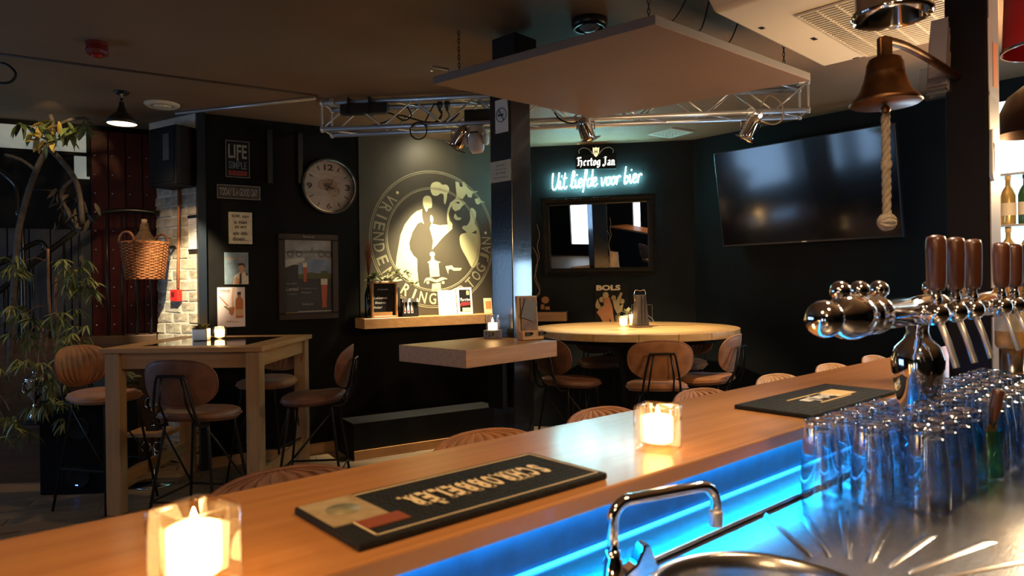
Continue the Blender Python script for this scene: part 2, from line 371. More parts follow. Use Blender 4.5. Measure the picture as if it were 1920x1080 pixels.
struct(MB().box(1.05, 2.45, -0.462, -0.442, 0, 0.075).build('baseboard_plinth', M_shelf, loc=WA.o, rot=WA.rot), 'pale strip standing in for spotlit floor before the black plinth')  # pale wood takes the place of floor brightened by a spot
wallbox('baseboard_back_left', WA, 0.0, 1.04, 0.0, 0.085, M_oak, thick=-0.02, label='oak baseboard under the black sign wall')
# daylight side, behind the camera
def window_wall(name, fr, t0, t1, wins, m, zs=(0, 0.95, 1.95, CEIL)):
    b = MB(); b.box(t0, t1, 0, 0.12, 0, zs[1]); b.box(t0, t1, 0, 0.12, zs[2], CEIL); e = t0
    for a, c in wins: b.box(e, a, 0, 0.12, zs[1], zs[2]); e = c
    b.box(e, t1, 0, 0.12, zs[1], zs[2]); struct(b.build(name, m, loc=fr.o, rot=fr.rot))
WL = Frame(-5.4, -3.0, PI/2); WF = Frame(6.4, -3.0, PI); WR = Frame(6.4, 3.2, -PI/2)
wn = [0]
M_day2 = mat('bright_daylight_pane', (0.8, 0.85, 1), emit=3.2, ecol=(0.80, 0.90, 1.0))
def window(fr, a, c, z0=0.95, z1=1.95, m=None):
    wn[0] += 1
    o = MB().box(a, c, 0.05, 0.07, z0, z1).build('window_%d' % wn[0], m or M_day, loc=fr.o, rot=fr.rot); struct(o, 'daylit window pane on the street side')
    b = MB()
    for x in (a, c): b.box(x-0.03, x+0.03, -0.02, 0.1, z0, z1)
    for z in (z0, z1): b.box(a, c, -0.02, 0.1, z-0.03, z+0.03)
    f = b.build('window_frame', M_black, o)
LW = [(4.89, 5.33), (5.62, 6.25), (6.6, 7.6)]
window_wall('wall_left', WL, 0, 9.0, LW, M_black)
for a, c in LW: window(WL, a, c)
FW = [(8.55, 8.8), (9.5, 9.62), (9.8, 10.5)]
window_wall('wall_front', WF, 0, 11.8, FW, M_black, (0, 0.25, 1.5, CEIL))
for a, c in FW: window(WF, a, c, 0.25, 1.5, M_day2)
RW = []
window_wall('wall_right_front', WR, 0, 6.2, RW, M_black)
for a, c in RW: window(WR, a, c)

wn[0] += 1
o = MB().box(2.20, 2.52, -0.012, -0.002, 1.02, 1.72).build('window_%d' % wn[0], M_addpane, loc=WC.o, rot=WC.rot); struct(o, 'small glowing pane added unseen behind the slim post for its reflection')  # unseen glowing pane, put here for the blue reflection in the square post
b = MB()
for x in (2.20, 2.52): b.box(x-0.02, x+0.02, -0.025, 0, 1.0, 1.74)
for z in (1.02, 1.72): b.box(2.2, 2.52, -0.025, 0, z-0.02, z+0.02)
b.build('window_frame', M_black, o)
# whitewashed brick pier, brick by brick
bp = struct(MB().box(0.012, BRW-0.002, 0.006, 0.12, 0, CEIL).build('wall_brick', M_mortar, loc=WBR.o, rot=ANG_BR), 'whitewashed brick pier beside the black sign wall')
bms = []
for i in range(6):
    b = MB(); L, H = (0.208, 0.078) if i < 4 else (0.098, 0.078)
    j = lambda: rnd.uniform(-0.005, 0.005)
    fr_ = [(-L/2+j(), -0.006+j()*0.9, -H/2+j()), (L/2+j(), -0.006+j()*0.9, -H/2+j()), (L/2+j(), -0.006+j()*0.9, H/2+j()), (-L/2+j(), -0.006+j()*0.9, H/2+j()), (j()*6, -0.009+j()*0.6, j()*3)]
    bk = [(-L/2, 0.03, -H/2), (L/2, 0.03, -H/2), (L/2, 0.03, H/2), (-L/2, 0.03, H/2)]
    b.add(fr_ + bk, [(0, 1, 4), (1, 2, 4), (2, 3, 4), (3, 0, 4), (5, 6, 1, 0), (6, 7, 2, 1), (7, 8, 3, 2), (8, 5, 0, 3)], False)
    bms.append(b.build('brick', (M_brick, M_brick2)[i % 2], bp, bevel=0.006, seg=2))
used = [False]*6
for r in range(32):
    z = 0.045 + r*0.0885; x = 0.006 + (0.0 if r % 2 else 0.11)
    if r % 2 == 0: cells = [(0.055, 4 + rnd.randrange(2))]
    else: cells = []
    while x + 0.2 < BRW + 0.01: cells.append((x + 0.104, rnd.randrange(4))); x += 0.218
    if BRW - x > 0.09: cells.append((x + 0.052, 4 + rnd.randrange(2)))
    for cx, k in cells:
        o = bms[k] if not used[k] else bms[k].copy()
        if used[k]: C.objects.link(o)
        used[k] = True; o.parent = bp; o.location = (cx, 0.008 + rnd.uniform(-0.004, 0.004), z)
struct(MB().box(-0.06, 0.0, -0.07, 0.02, 0, CEIL).build('trim_1', mat('dark_blue_trim', (0.008, 0.014, 0.026), 0.35, spec=0.3), loc=WA.o, rot=ANG_A), 'dark blue corner trim between brick pier and black wall')

# square post carrying the drop table
DL = Vector((-0.258, 3.75, 0)); DU = Vector((0.686, 0.728, 0)).normalized(); DROT = math.atan2(DU.y, DU.x); DV = Vector((-DU.y, DU.x, 0))
PC = DL + DU*0.79 + DV*0.42 + Vector((0.027, 0.0, 0))
M_post = mat('glossy_black_post', (0.008, 0.0085, 0.010), 0.24, var=0.3, scale=6, bump=0.10, bscale=40, coat=0.9, croug=0.10)
post = struct(MB().box(0, 0.2, 0, 0.2, 0, CEIL).build('trim_2', M_post, loc=PC, rot=DROT, bevel=0.006), 'square black post rising beside the small wall table')
# slim post on the bar by the taps
M_post2 = mat('aubergine_black_paint', (0.007, 0.006, 0.009), 0.6, spec=0.2)
PB = dict(s0=2.50, s1=2.62, y0=0.62, y1=0.734)
struct(MB().box(PB['s0'], PB['s1'], PB['y0'], PB['y1'], 1.0105, CEIL).build('trim_3', M_post2, rot=BROT, bevel=0.004), 'dark slim post behind the beer taps')
# red boarded stair wall: boards with rivets
t0 = WD.hit(172, 400)[0]; t1 = WD.hit(300, 400)[0]
rw = tag(thing('panel_wall', 'oxblood red boarded panel behind the stair railing', 'wall panel', WD.at(t0, 0), WD.rot), kind='structure')
n = 4; w = (t1-t0)/n
bd = MB().box(0.003, w-0.003, -0.03, 0, 0.0, CEIL-0.05).build('board', M_red, rw, bevel=0.003, seg=1)
rv = MB()
for i in range(14): rv.at((0.03, -0.03, 0.5+i*0.16), RX(PI/2)).lathe([(0.007, 0), (0.006, 0.003), (1e-6, 0.005)], 8).home()
rvt = rv.build('rivet', M_alu, bd); rvt['kind'] = 'stuff'
for i in range(1, n): c = dup(bd, (i*w, 0, 0), parent=rw)
# street window above the stair, frosted strips and grey boards
ug = mat('frosted_window', (0.42, 0.43, 0.38), 0.6, emit=0.16, ecol=(0.72, 0.80, 0.72), col2=(0.25, 0.26, 0.24), scale=5)
ta, za = WD.hit(-140, 222); tb, zb = WD.hit(168, 288)
wn[0] += 1
o = MB().box(ta, tb, -0.02, 0.0, zb, za).build('window_%d' % wn[0], ug, loc=WD.o, rot=WD.rot); struct(o, 'pale frosted window strip high above the stair')
MB().box(ta, tb, -0.035, -0.018, zb-0.03, zb).build('window_frame', M_black, o); MB().box(tb-0.02, tb+0.01, -0.035, -0.018, zb-0.2, za).build('window_frame', M_black, o)
tl, zl = WD.hit(140, 335)
MB().box(tl, tb, -0.02, -0.001, zl, zb).build('pane', ug, o)
gb = mat('grey_board_paint', (0.05, 0.05, 0.055), 0.6, var=0.3, scale=6)
lw = tag(thing('panel_wall', 'dark grey boarded wall left of the red panels', 'wall panel', WD.at(t0, 0), WD.rot), kind='structure')
b0 = MB().box(-0.142, -0.004, -0.025, 0, 0.2, 1.95).build('board', gb, lw, bevel=0.004, seg=1)
for i in range(1, 9): dup(b0, (-i*0.146, 0, 0), parent=lw)
# low stair-side ledge with moss plants
tq, zq = WD.hit(100, 634, 0.33); te, _ = WD.hit(299, 634, 0.33)
struct(MB().box(tq-0.6, te-0.02, -0.36, -0.1, 0, zq).build('trim_4', M_dwood, loc=WD.o, rot=WD.rot, bevel=0.004), 'low dark ledge in front of the stair railing')
# ceiling seam and conduit
a = at_z(-60, 92, CEIL); b = at_z(596, 178, CEIL)
struct(MB().tube([a, b], 0.012, 6).build('trim_5', mat('dark_seam', (0.06, 0.035, 0.025), 0.7)), 'dark seam across the tan ceiling')
a = at_z(330, 213, CEIL-0.012); b = at_z(592, 184, CEIL-0.012)
struct(MB().tube([a, b], 0.013, 8).build('trim_6', M_alu), 'thin grey conduit on the ceiling')
# flat fascia above brick pier
struct(MB().box(0.0, BRW, -0.05, 0.01, CEIL-0.16, CEIL-0.001).build('trim_7', M_mortar, loc=WBR.o, rot=ANG_BR, bevel=0.006), 'whitewashed plaster head over the brick pier')
# black pipes down the sign wall
for q, px in enumerate((505, 562)):
    t_, z_ = WA.hit(px, 345)
    struct(MB().box(t_-0.022, t_+0.022, -0.035, 0, z_, CEIL-0.08).build('trim_%d' % (8+q), mat('black_pipe', (0.008, 0.010, 0.013), 0.3), loc=WA.o, rot=WA.rot, bevel=0.006), ('black duct strip left of the clock', 'black duct strip above the clock')[q])

# ================================================================== BAR STOOLS
def se(u, v, a, b, p=2.6):  # map square to superellipse
    w = (1-abs(v)**p)**(1/p); return a*u*w, b*v
def back_mb(a=0.215, h=0.135, th=0.022, ribs=9):
    b = MB(); N, K = 72, 14
    front = []; back = []
    for i in range(K+1):
        v = -0.995 + 1.99*i/K
        for j in range(N+1):
            u = -1 + 2*j/N
            x, z = se(u, v, a, h, 2.5)
            e = max(0.0, (1-abs(u)**4)*(1-abs(v)**4))**0.5
            rib = 0.009*abs(math.cos(u*ribs*PI/2))**0.45*(e)
            bend = 0.055*(x/a)**2
            front.append((x, bend + th*0.5*e + rib, z)); back.append((x, bend - th*0.5*e, z))
    n = N+1; f = []
    for i in range(K):
        for j in range(N): f.append((i*n+j, (i+1)*n+j, (i+1)*n+j+1, i*n+j+1))
    b.add(front, f, True); b.add(back, [q[::-1] for q in f], True)
    return b
def edge_pts(a, h, n=40):
    out = []
    for i in range(n):
        t = 2*PI*i/n; c, s_ = math.cos(t), math.sin(t)
        x = a*abs(c)**0.8*(1 if c >= 0 else -1); z = h*abs(s_)**0.8*(1 if s_ >= 0 else -1)
        out.append((x, 0.055*(x/a)**2, z))
    return out
def make_stool(name, label, m, group):
    r = thing(name, label, 'stool', group=group)
    b = MB(); K = 8; prof = [(0.30, 0.69), (0.93, 0.695), (1.0, 0.715), (0.98, 0.738), (0.86, 0.75), (0.4, 0.752), (0.001, 0.748)]
    n = 32; v = []
    for rr, z in prof:
        for j in range(n):
            t = 2*PI*j/n; c, s_ = math.cos(t), math.sin(t)
            x = 0.205*abs(c)**0.75*(1 if c >= 0 else -1); y = 0.20*abs(s_)**0.75*(1 if s_ >= 0 else -1)
            v.append((x*rr, y*rr, z + 0.02*max(0, -y*rr/0.2)))
    f = [tuple(range(n-1, -1, -1))] + [(i*n+j, i*n+(j+1) % n, (i+1)*n+(j+1) % n, (i+1)*n+j) for i in range(len(prof)-1) for j in range(n)]
    seat = b.add(v, f, True).build('seat', m, r)
    MB().tube([(0.204*x/0.204, y, 0.716 + 0.02*max(0, -y/0.2)) for x, y in [(0.207*abs(math.cos(t))**0.75*(1 if math.cos(t) >= 0 else -1), 0.202*abs(math.sin(t))**0.75*(1 if math.sin(t) >= 0 else -1)) for t in [2*PI*i/40 for i in range(40)]]], 0.004, 5, closed=True).build('piping', m, seat)
    bk = back_mb().build('backrest', m, r, loc=(0, -0.225, 0.925), rot=(math.radians(10), 0, 0))
    MB().tube(edge_pts(0.213, 0.134), 0.006, 6, closed=True).build('piping', m, bk)
    # black rod yoke behind the backrest
    b = MB()
    b.tube(smoothpath([(-0.125, -0.13, 0.69), (-0.125, -0.205, 0.70), (-0.115, -0.245, 0.80), (-0.085, -0.266, 0.955), (-0.06, -0.268, 0.972), (0.06, -0.268, 0.972), (0.085, -0.266, 0.955), (0.115, -0.245, 0.80), (0.125, -0.205, 0.70), (0.125, -0.13, 0.69)], 4), 0.0075, 7)
    for s_ in (-1, 1): b.tube([(s_*0.085, -0.17, 0.69), (s_*0.078, -0.25, 0.82), (s_*0.055, -0.262, 0.965)], 0.006, 6)
    b.build('back_frame', M_iron, r)
    L = [((sx*0.13, sy*0.13, 0.70), (sx*0.215, sy*0.215, 0.0)) for sx in (-1, 1) for sy in (-1, 1)]
    for p, q in L:
        MB().tube([p, (p[0]*1.02, p[1]*1.02, 0.66), q], 0.0085, 7).build('leg', M_iron, r)
    def pt(sx, sy, z): k = (0.70-z)/0.70; return (sx*(0.13+0.085*k), sy*(0.13+0.085*k), z)
    MB().tube([pt(-1, -1, 0.27), pt(1, -1, 0.27), pt(1, 1, 0.27), pt(-1, 1, 0.27)], 0.0075, 6, closed=True, smooth=False).build('footrest', M_iron, r)
    for sx in (-1, 1): MB().tube([pt(sx, -1, 0.66), pt(sx, 1, 0.28)], 0.006, 6).build('brace', M_iron, r)
    return r
def face(dx, dy): return math.atan2(dy, dx) - PI/2       # stool looks along its +y
tab_g = 'leather stools around the square high table'; rnd_g = 'leather stools around the round table'; bar_g = 'leather stools along the bar'
st1 = make_stool('bar_stool', 'tan leather stool with fanned back, left of the square high table', M_leather, tab_g)
st1.location = (-2.75, 4.60, 0); st1.rotation_euler = (0, 0, face(0.96, -0.26))
std = make_stool('bar_stool', 'dark brown leather stool, its back to the bar, in front of the square high table', M_leatherd, tab_g)
std.location = (-1.79, 3.90, 0); std.rotation_euler = (0, 0, face(0.14, 0.99))
dup(st1, (-1.86, 5.16, 0), face(-0.15, -1), 'tan leather stool on the far side of the square high table, half hidden')
dup(std, (-1.29, 4.42, 0), face(-0.98, -0.10), 'dark brown leather stool seen from its side, right of the square high table')
dup(st1, (0.99, 4.72, 0), face(0.06, 1), 'tan leather stool with its back to us, in front of the round table', rnd_g)
dup(st1, (1.42, 5.04, 0), face(-0.80, 0.55), 'tan leather stool at the right end of the round table', rnd_g)
dup(st1, (1.47, 5.95, 0), face(-0.62, -0.75), 'tan leather stool beyond the round table, right rear, its front half under the top', rnd_g)
dup(std, (0.80, 6.13, 0), face(0.1, -1), 'dark brown leather stool beyond the round table, behind its pedestal', rnd_g)
dup(std, (0.42, 4.98, 0), face(0.80, 0.55), 'dark brown leather stool left of the round table, behind the small wall table', rnd_g)
bl = ['dark brown woven-edged backrest of the stool nearest to the front candle on the bar', 'tan stool at the bar behind the long drip mat', 'tan stool at the bar left of the far square candle', 'tan stool at the bar right of the far square candle',
      'tan stool at the bar behind the left corner of the far drip mat', 'pale stool at the bar behind the far drip mat, second from the tap column', 'pale stool at the bar nearest to the tap column']
stp = make_stool('bar_stool', bl[6], M_pale, bar_g); first = True
for i, s_ in enumerate((0.62, 1.19, 1.70, 2.26, 2.85, 3.40, 3.93)):
    p = bar(s_, 1.30 if i else 1.30); p = bar(s_ + (0.0), 1.295)
    rz = BROT + PI + rnd.uniform(-0.06, 0.06)               # look at the bar
    if i == 4:
        stp.location = p; stp.rotation_euler = (0, 0, rz); stp['label'] = bl[i]; stp.scale = (1, 1, 0.965)
    else: o = dup((std if i == 0 else st1) if i < 4 else stp, p, rz, bl[i], bar_g); o.scale = (1, 1, 0.965)

# ================================================================== TABLES
# square high table
HT = 1.065; hx0, hx1, hy0, hy1 = -2.62, -1.585, 4.32, 5.40
hb = thing('high_table', 'square oak high table with a black glass inset, by the brick pier', 'table', ((hx0+hx1)/2, (hy0+hy1)/2, 0))
w2, d2 = (hx1-hx0)/2, (hy1-hy0)/2; fw = 0.17
for y0, y1, x0, x1, m in ((-d2, -d2+fw, -w2, w2, M_oak), (d2-fw, d2, -w2, w2, M_oak), (-d2+fw, d2-fw, -w2, -w2+fw, M_oaky), (-d2+fw, d2-fw, w2-fw, w2, M_oaky)):
    MB().box(x0+0.0008, x1-0.0008, y0+0.0008, y1-0.0008, HT-0.032, HT).build('top_board', m, hb, bevel=0.003, seg=1)
MB().box(-w2+fw, w2-fw, -d2+fw, d2-fw, HT-0.03, HT-0.001).build('glass_inset', M_slate, hb)
for sx in (-1, 1):
    for sy in (-1, 1):
        cx, cy = sx*(w2-0.07), sy*(d2-0.06)
        MB().box(cx-0.045, cx+0.045, cy-0.045, cy+0.045, 0, HT-0.032).build('leg', M_oakz, hb, bevel=0.004, seg=1)
for sy in (-1, 1): MB().box(-w2+0.115, w2-0.115, sy*(d2-0.055)-0.012, sy*(d2-0.055)+0.012, HT-0.135, HT-0.033).build('apron', M_oak, hb, bevel=0.002, seg=1)
for sx in (-1, 1): MB().box(sx*(w2-0.06)-0.012, sx*(w2-0.06)+0.012, -d2+0.105, d2-0.105, HT-0.135, HT-0.033).build('apron', M_oaky, hb, bevel=0.002, seg=1)
for sx in (-1, 1): MB().box(sx*(w2-0.07)-0.014, sx*(w2-0.07)+0.014, -d2+0.105, d2-0.105, 0.17, 0.255).build('stretcher', M_oaky, hb, bevel=0.002, seg=1)
# round table
RT = 1.075; RC = Vector((0.99, 5.60, 0)); RR = 0.835
rt = thing('round_table', 'round oak high table on a black pedestal under the neon sign', 'table', RC, math.radians(12))
np_ = 6; wpl = 2*RR/np_
for i in range(np_):
    x0 = -RR + i*wpl + 0.0012; x1 = x0 + wpl - 0.0024; poly = []
    for k in range(13): x = x0 + (x1-x0)*k/12; poly.append((x, math.sqrt(max(1e-6, RR*RR-x*x))))
    for k in range(13): x = x1 - (x1-x0)*k/12; poly.append((x, -math.sqrt(max(1e-6, RR*RR-x*x))))
    MB().slab(poly, RT-0.055, RT).build('plank', M_round, rt, bevel=0.003, seg=1)
MB().lathe([(RR-0.20, RT-0.10), (RR-0.17, RT-0.10), (RR-0.17, RT-0.056), (RR-0.2, RT-0.056)], 48, False).build('steel_rim', M_black, rt)
MB().lathe([(0.34, 0.0), (0.34, 0.02), (0.20, 0.05), (0.10, 0.12), (0.09, 0.5), (0.12, 0.8), (0.30, 0.99), (0.55, RT-0.10)], 32).build('pedestal', M_black, rt)
# small wall table at the post
DT = 1.08
dt = thing('wall_table', 'thick oak slab table projecting from the square black post', 'table', (DL.x, DL.y, 0), DROT)
MB().box(0, 0.785, 0, 0.60, DT-0.10, DT).build('tabletop', M_oak, dt, bevel=0.003)
MB().box(0.35, 0.785, 0.44, 0.58, DT-0.16, DT-0.10).box(0.74, 0.785, 0.44, 0.58, 0.6, DT-0.16).build('bracket', M_black, dt)
# wall shelf wrapping the corner behind the post
SZ = 1.157; ts, _ = WA.hit(683, 600, 0.24); tB = WB.hit(1062, 583, 0.17)[0]
p0 = WA.at(ts, 0, 0.002); p1 = WA.at(ts, 0, 0.24); c0 = WA.at(2.90, 0, 0.0)
def isect(o1, u1, o2, u2):
    dd = u1.x*u2.y - u1.y*u2.x; k = ((o2-o1).x*u2.y - (o2-o1).y*u2.x)/dd; return o1 + u1*k
cf = isect(WA.at(0, 0, 0.24), WA.u, WB.at(0, 0, 0.17), WB.u)
sh = thing('wall_shelf', 'thick orange oak wall shelf under the painted emblem', 'shelf', (cf.x, cf.y, SZ-0.09))
o_ = Vector((cf.x, cf.y, 0)); ci = isect(WA.at(0, 0, 0.003), WA.u, WB.at(0, 0, 0.003), WB.u)
def q2(v): return ((v-o_).x, (v-o_).y)
MB().slab([q2(p0), q2(p1), q2(cf), q2(ci)], 0, 0.09).build('shelf_board', M_shelf, sh, bevel=0.002, seg=1)
MB().slab([q2(ci), q2(cf), q2(WB.at(tB, 0, 0.17)), q2(WB.at(tB, 0, 0.003))], 0, 0.09).build('shelf_board', M_shelf, sh, bevel=0.002, seg=1)

# ================================================================== BAR
BZ = 1.12; LZ = 1.02; CZ = 1.011
bt = thing('bar_counter', 'long warm wooden bar top crossing the foreground', 'bar counter', bar(0.8, 0.9, BZ), BROT)
def L2(p, o=(0.8, 0.9)): return [(s_-o[0], y-o[1]) for s_, y in p]
MB().slab(L2([(-1.45, 0.711), (2.497, 0.711), (2.497, 0.737), (2.623, 0.737), (2.623, 0.711), (4.3, 0.711), (4.3, 1.098), (-1.45, 1.098)]), -0.030, 0).build('worktop', M_bar, bt, bevel=0.004)
cb = thing('bar_cabinet', 'dark bar front with a blue lit splash panel under the worktop', 'bar counter', bar(0.8, 0.9, 0), BROT)
M_blue = mat('blue_splash_panel', (0.008, 0.045, 0.085), 0.45, var=0.2, scale=30, bump=0.05, bscale=120)
MB().box(-2.2, 3.45, -0.155, 0.06, 0, BZ-0.031).build('carcass', M_black, cb)
MB().box(-2.0, 1.715, -0.163, -0.155, LZ, BZ-0.031).build('splash_panel', M_blue, cb)
MB().box(-2.0, 1.69, -0.170, -0.164, LZ+0.0005, LZ+0.003).build('glow_strip', M_glint, cb)  # glowing strip paints the light caught by the ledge's back edge
MB().box(-2.0, 1.69, -0.180, -0.168, BZ-0.0307, BZ-0.0302).build('glow_strip', M_led, cb)
# steel counter with sink, ribs and raised bead
def plate(outer, hole_c, hole_r, z0, z1, n=40):
    # outer: convex polygon, one round hole: quads between hole and outline
    cx, cy = hole_c; v = []; ring_o = []
    for i in range(n):
        a = 2*PI*i/n; dx, dy = math.cos(a), math.sin(a); best = 1e9
        for k in range(len(outer)):
            (x1, y1), (x2, y2) = outer[k], outer[(k+1) % len(outer)]
            den = dx*(y2-y1) - dy*(x2-x1)
            if abs(den) < 1e-9: continue
            t = ((x1-cx)*(y2-y1) - (y1-cy)*(x2-x1))/den; q = ((x1-cx)*dy - (y1-cy)*dx)/den
            if t > 0 and -1e-6 <= q <= 1+1e-6: best = min(best, t)
        ring_o.append((cx+dx*best, cy+dy*best, hole_r, dx, dy))
    b = MB(); vs = []; fs = []
    for x, y, r, dx, dy in ring_o: vs += [(cx+dx*r, cy+dy*r, z1), (x, y, z1), (x, y, z0), (cx+dx*r, cy+dy*r, z0)]
    for i in range(n):
        a, c = 4*i, 4*((i+1) % n)
        for j in range(4): fs.append((a+j, a+(j+1) % 4, c+(j+1) % 4, c+j))
    # corners lost between rays
    for k, (x, y) in enumerate(outer):
        ang = math.atan2(y-cy, x-cx) % (2*PI); i = int(ang/(2*PI)*n) % n; j = (i+1) % n
        m_ = len(vs); vs += [(x, y, z1), (x, y, z0)]; A, B = 4*i+1, 4*j+1
        fs += [(A, m_, B), (A+1, B+1, m_+1), (A, A+1, m_+1, m_), (m_, m_+1, B+1, B)]
    return b.add(vs, fs)
SC = Vector((0.335, 0.915, 0)); ss, sy_ = SC.dot(BD), -SC.dot(BN); SRr = 0.158
sc_ = thing('sink_counter', 'brushed steel drainer counter with a round sink and pressed ribs', 'sink', bar(ss, sy_, CZ), BROT)
out = [(-1.9, -0.62), (2.7, -0.62), (2.7, 0.699-sy_), (-1.9, 0.699-sy_)]
plate(out, (0, 0), SRr, -0.02, 0).build('drainer', M_steel, sc_)
MB().shell([(SRr+0.006, 0.0), (SRr+0.006, 0.004), (SRr, 0.005), (SRr-0.006, 0.0), (SRr-0.012, -0.02), (SRr-0.018, -0.15), (SRr-0.06, -0.175), (0.001, -0.18)], 48).build('sink_bowl', M_steel, sc_)
MB().box(-1.9, 2.7, 0.645-sy_, 0.736-sy_, LZ-CZ-0.006, LZ-CZ).build('ledge', M_steel, sc_, bevel=0.002)
MB().box(-1.9, 2.7, 0.70-sy_, 0.736-sy_, -0.02, LZ-CZ-0.007).build('ledge_riser', M_steel, sc_)
rcx, rcy = Vector((0.46, 0.93, 0)).dot(BD)-ss, -Vector((0.46, 0.93, 0)).dot(BN)-sy_
for i in range(20):
    a = math.radians(-95 + i*12); r0, r1 = 0.128, 0.36 + 0.04*math.cos(i*2.0)
    r1 = min(r1, (0.690-sy_-rcy)/max(0.01, math.sin(a))) if a > 0.05 else r1
    if math.hypot(rcx+r0*math.cos(a), rcy+r0*math.sin(a)) < SRr+0.015 or r1 < r0+0.05: continue
    rb = MB(); hw = 0.0045
    c_, d_ = math.cos(a), math.sin(a)
    v = []
    for r_, h_ in ((r0, 0.0), (r0+0.012, 0.004), (r1-0.02, 0.004), (r1, 0.0)):
        k = hw*(0.7+0.6*(r_-r0)/(r1-r0))
        for o2, zz in ((-k*1.6, 0.0005), (0, h_+0.0006), (k*1.6, 0.0005)): v.append((rcx+c_*r_-d_*o2, rcy+d_*r_+c_*o2, zz))
    f = [(3*i_+j, 3*i_+3+j, 3*i_+4+j, 3*i_+1+j) for i_ in range(3) for j in range(2)]
    rb.add(v, f, True); o = rb.build('rib', M_steel, sc_)
under = MB().box(-1.9, 2.7, -0.60, 0.60-sy_, -CZ, -0.2).build('cupboard', M_black, sc_)
# swan-neck tap
tp = at_z(1150, 1092, CZ); tp2 = Vector((0.313-0.143, 1.04-0.965, 0)).normalized(); TR = math.atan2(tp2.y, tp2.x)
tp.z = CZ-0.018; tap = thing('sink_tap', 'chrome swan-neck tap with a triangular lever beside the sink', 'tap', tp, TR)
MB().lathe([(0.022, 0.018), (0.022, 0.024), (0.014, 0.028), (0.014, 0.05), (0.011, 0.055), (0.011, 0.065)], 20).build('tap_body', M_chrome, tap)
sp_ = [(0, 0, 0.06), (0, 0, 0.105)] + [(0.028-0.028*math.cos(a), 0, 0.105+0.028*math.sin(a)) for a in [PI/2*i/6 for i in range(1, 7)]] + [(0.155, 0, 0.135)] + [(0.158+0.028*math.sin(a), 0, 0.107+0.028*math.cos(a)) for a in [PI/2*i/6 for i in range(1, 7)]] + [(0.186, 0, 0.092)]
MB().tube(sp_, 0.0085, 12).build('spout', M_chrome, tap)
MB().at((0.186, 0, 0.070)).lathe([(0.0095, 0), (0.0105, 0.003), (0.0105, 0.022), (0.0085, 0.025)], 16).home().build('spout_nozzle', M_alu, tap)
MB().at((0.0, -0.012, 0.026)).prism([(0.005, -0.002), (0.030, -0.004), (0.062, 0.004), (0.066, 0.010), (0.048, 0.046), (0.042, 0.048), (0.026, 0.020), (0.005, 0.010)], -0.01, 0.012).home().build('lever', M_chrome, tap, bevel=0.004)

# square glass candle holders on the bar
def cube_candle(name, label, c, rot, w=0.076, h=0.086):
    r = thing(name, label, 'candle holder', c, rot, 'square glass candle holders on the bar')
    b = MB(); a = w/2; i_ = a-0.009
    def rr(k, n=5, q=0.012):
        out = []
        for cx, cy, a0 in ((k-q, k-q, 0), (-(k-q), k-q, PI/2), (-(k-q), -(k-q), PI), (k-q, -(k-q), 1.5*PI)):
            out += [(cx+q*math.cos(a0+PI/2*t/n), cy+q*math.sin(a0+PI/2*t/n)) for t in range(n+1)]
        return out
    sec = [(a-0.003, 0.0), (a, 0.004), (a, h-0.004), (a-0.003, h), (i_+0.002, h), (i_, h-0.005), (i_-0.001, 0.016)]
    v = []; f = []; n = 24
    for k, z in sec: v += [(x, y, z) for x, y in rr(k)]
    for s_ in range(len(sec)-1):
        for j in range(n): f.append((s_*n+j, s_*n+(j+1) % n, (s_+1)*n+(j+1) % n, (s_+1)*n+j))
    f += [tuple(range(n-1, -1, -1)), tuple(range((len(sec)-1)*n, len(sec)*n))]
    b.add(v, f, True); b.build('glass', M_thick, r)
    MB().lathe([(0.0265, 0.0165), (0.0275, 0.02), (0.0275, 0.064), (0.0245, 0.0655), (0.012, 0.0600), (0.001, 0.059)], 24).build('wax', M_waxb, r)
    MB().lathe([(0.001, 0.0585), (0.004, 0.064), (0.0045, 0.070), (0.002, 0.080), (0.0003, 0.085)], 10).build('flame', M_flame, r)
    light('candle_light', 'POINT', (c.x, c.y, c.z+h+0.012), 0.30, (1, 0.55, 0.2), shadow_soft_size=0.012)
    return r
M_thick = glass('thick_candle_glass', (1.0, 0.95, 0.86), 0.10, 0.55, 0.02)
cube_candle('square_candle_holder', 'lit square glass candle at the near left end of the bar', at_z(365, 1100, BZ), BROT+0.25)
cube_candle('square_candle_holder', 'lit square glass candle in the middle of the bar, right of the long mat', at_z(1234, 843, BZ), BROT+0.30)
# drip mats
def matq(px): return [at_z(x, y, BZ) for x, y in px]
q = matq([(548, 970), (683, 1036), (1140, 897), (985, 858)])
mb = [Vector((p.dot(BD), -p.dot(BN), 0)) for p in q]
s0, s1 = (mb[0].x+mb[1].x)/2, (mb[2].x+mb[3].x)/2; y0, y1 = (mb[1].y+mb[2].y)/2, (mb[0].y+mb[3].y)/2
ml_, mw = s1-s0, y1-y0
m1 = thing('drip_mat', 'long black rubber drip mat with cream lettering near the front candle', 'bar mat', bar((s0+s1)/2, (y0+y1)/2, BZ), BROT)
MB().box(-ml_/2, ml_/2, -mw/2, mw/2, 0, 0.011).build('mat_body', M_rubber, m1, bevel=0.003)
b = MB(); z1 = 0.0118
def flatrect(b, x0, x1, y0, y1, z0=0.0105, z1=0.0118): b.box(x0, x1, y0, y1, z0, z1)
e = 0.010; w_ = 0.0022
for x0, x1, ya, yb in ((-ml_/2+e+0.02, ml_/2-e, -mw/2+e, -mw/2+e+w_), (-ml_/2+0.085, ml_/2-e, mw/2-e-w_, mw/2-e), (ml_/2-e-w_, ml_/2-e, -mw/2+e, mw/2-e), (-ml_/2+e+0.02, -ml_/2+e+0.02+w_, -mw/2+e, mw/2*0.1)): flatrect(b, x0, x1, ya, yb)
b.build('border_line', M_cream2, m1)
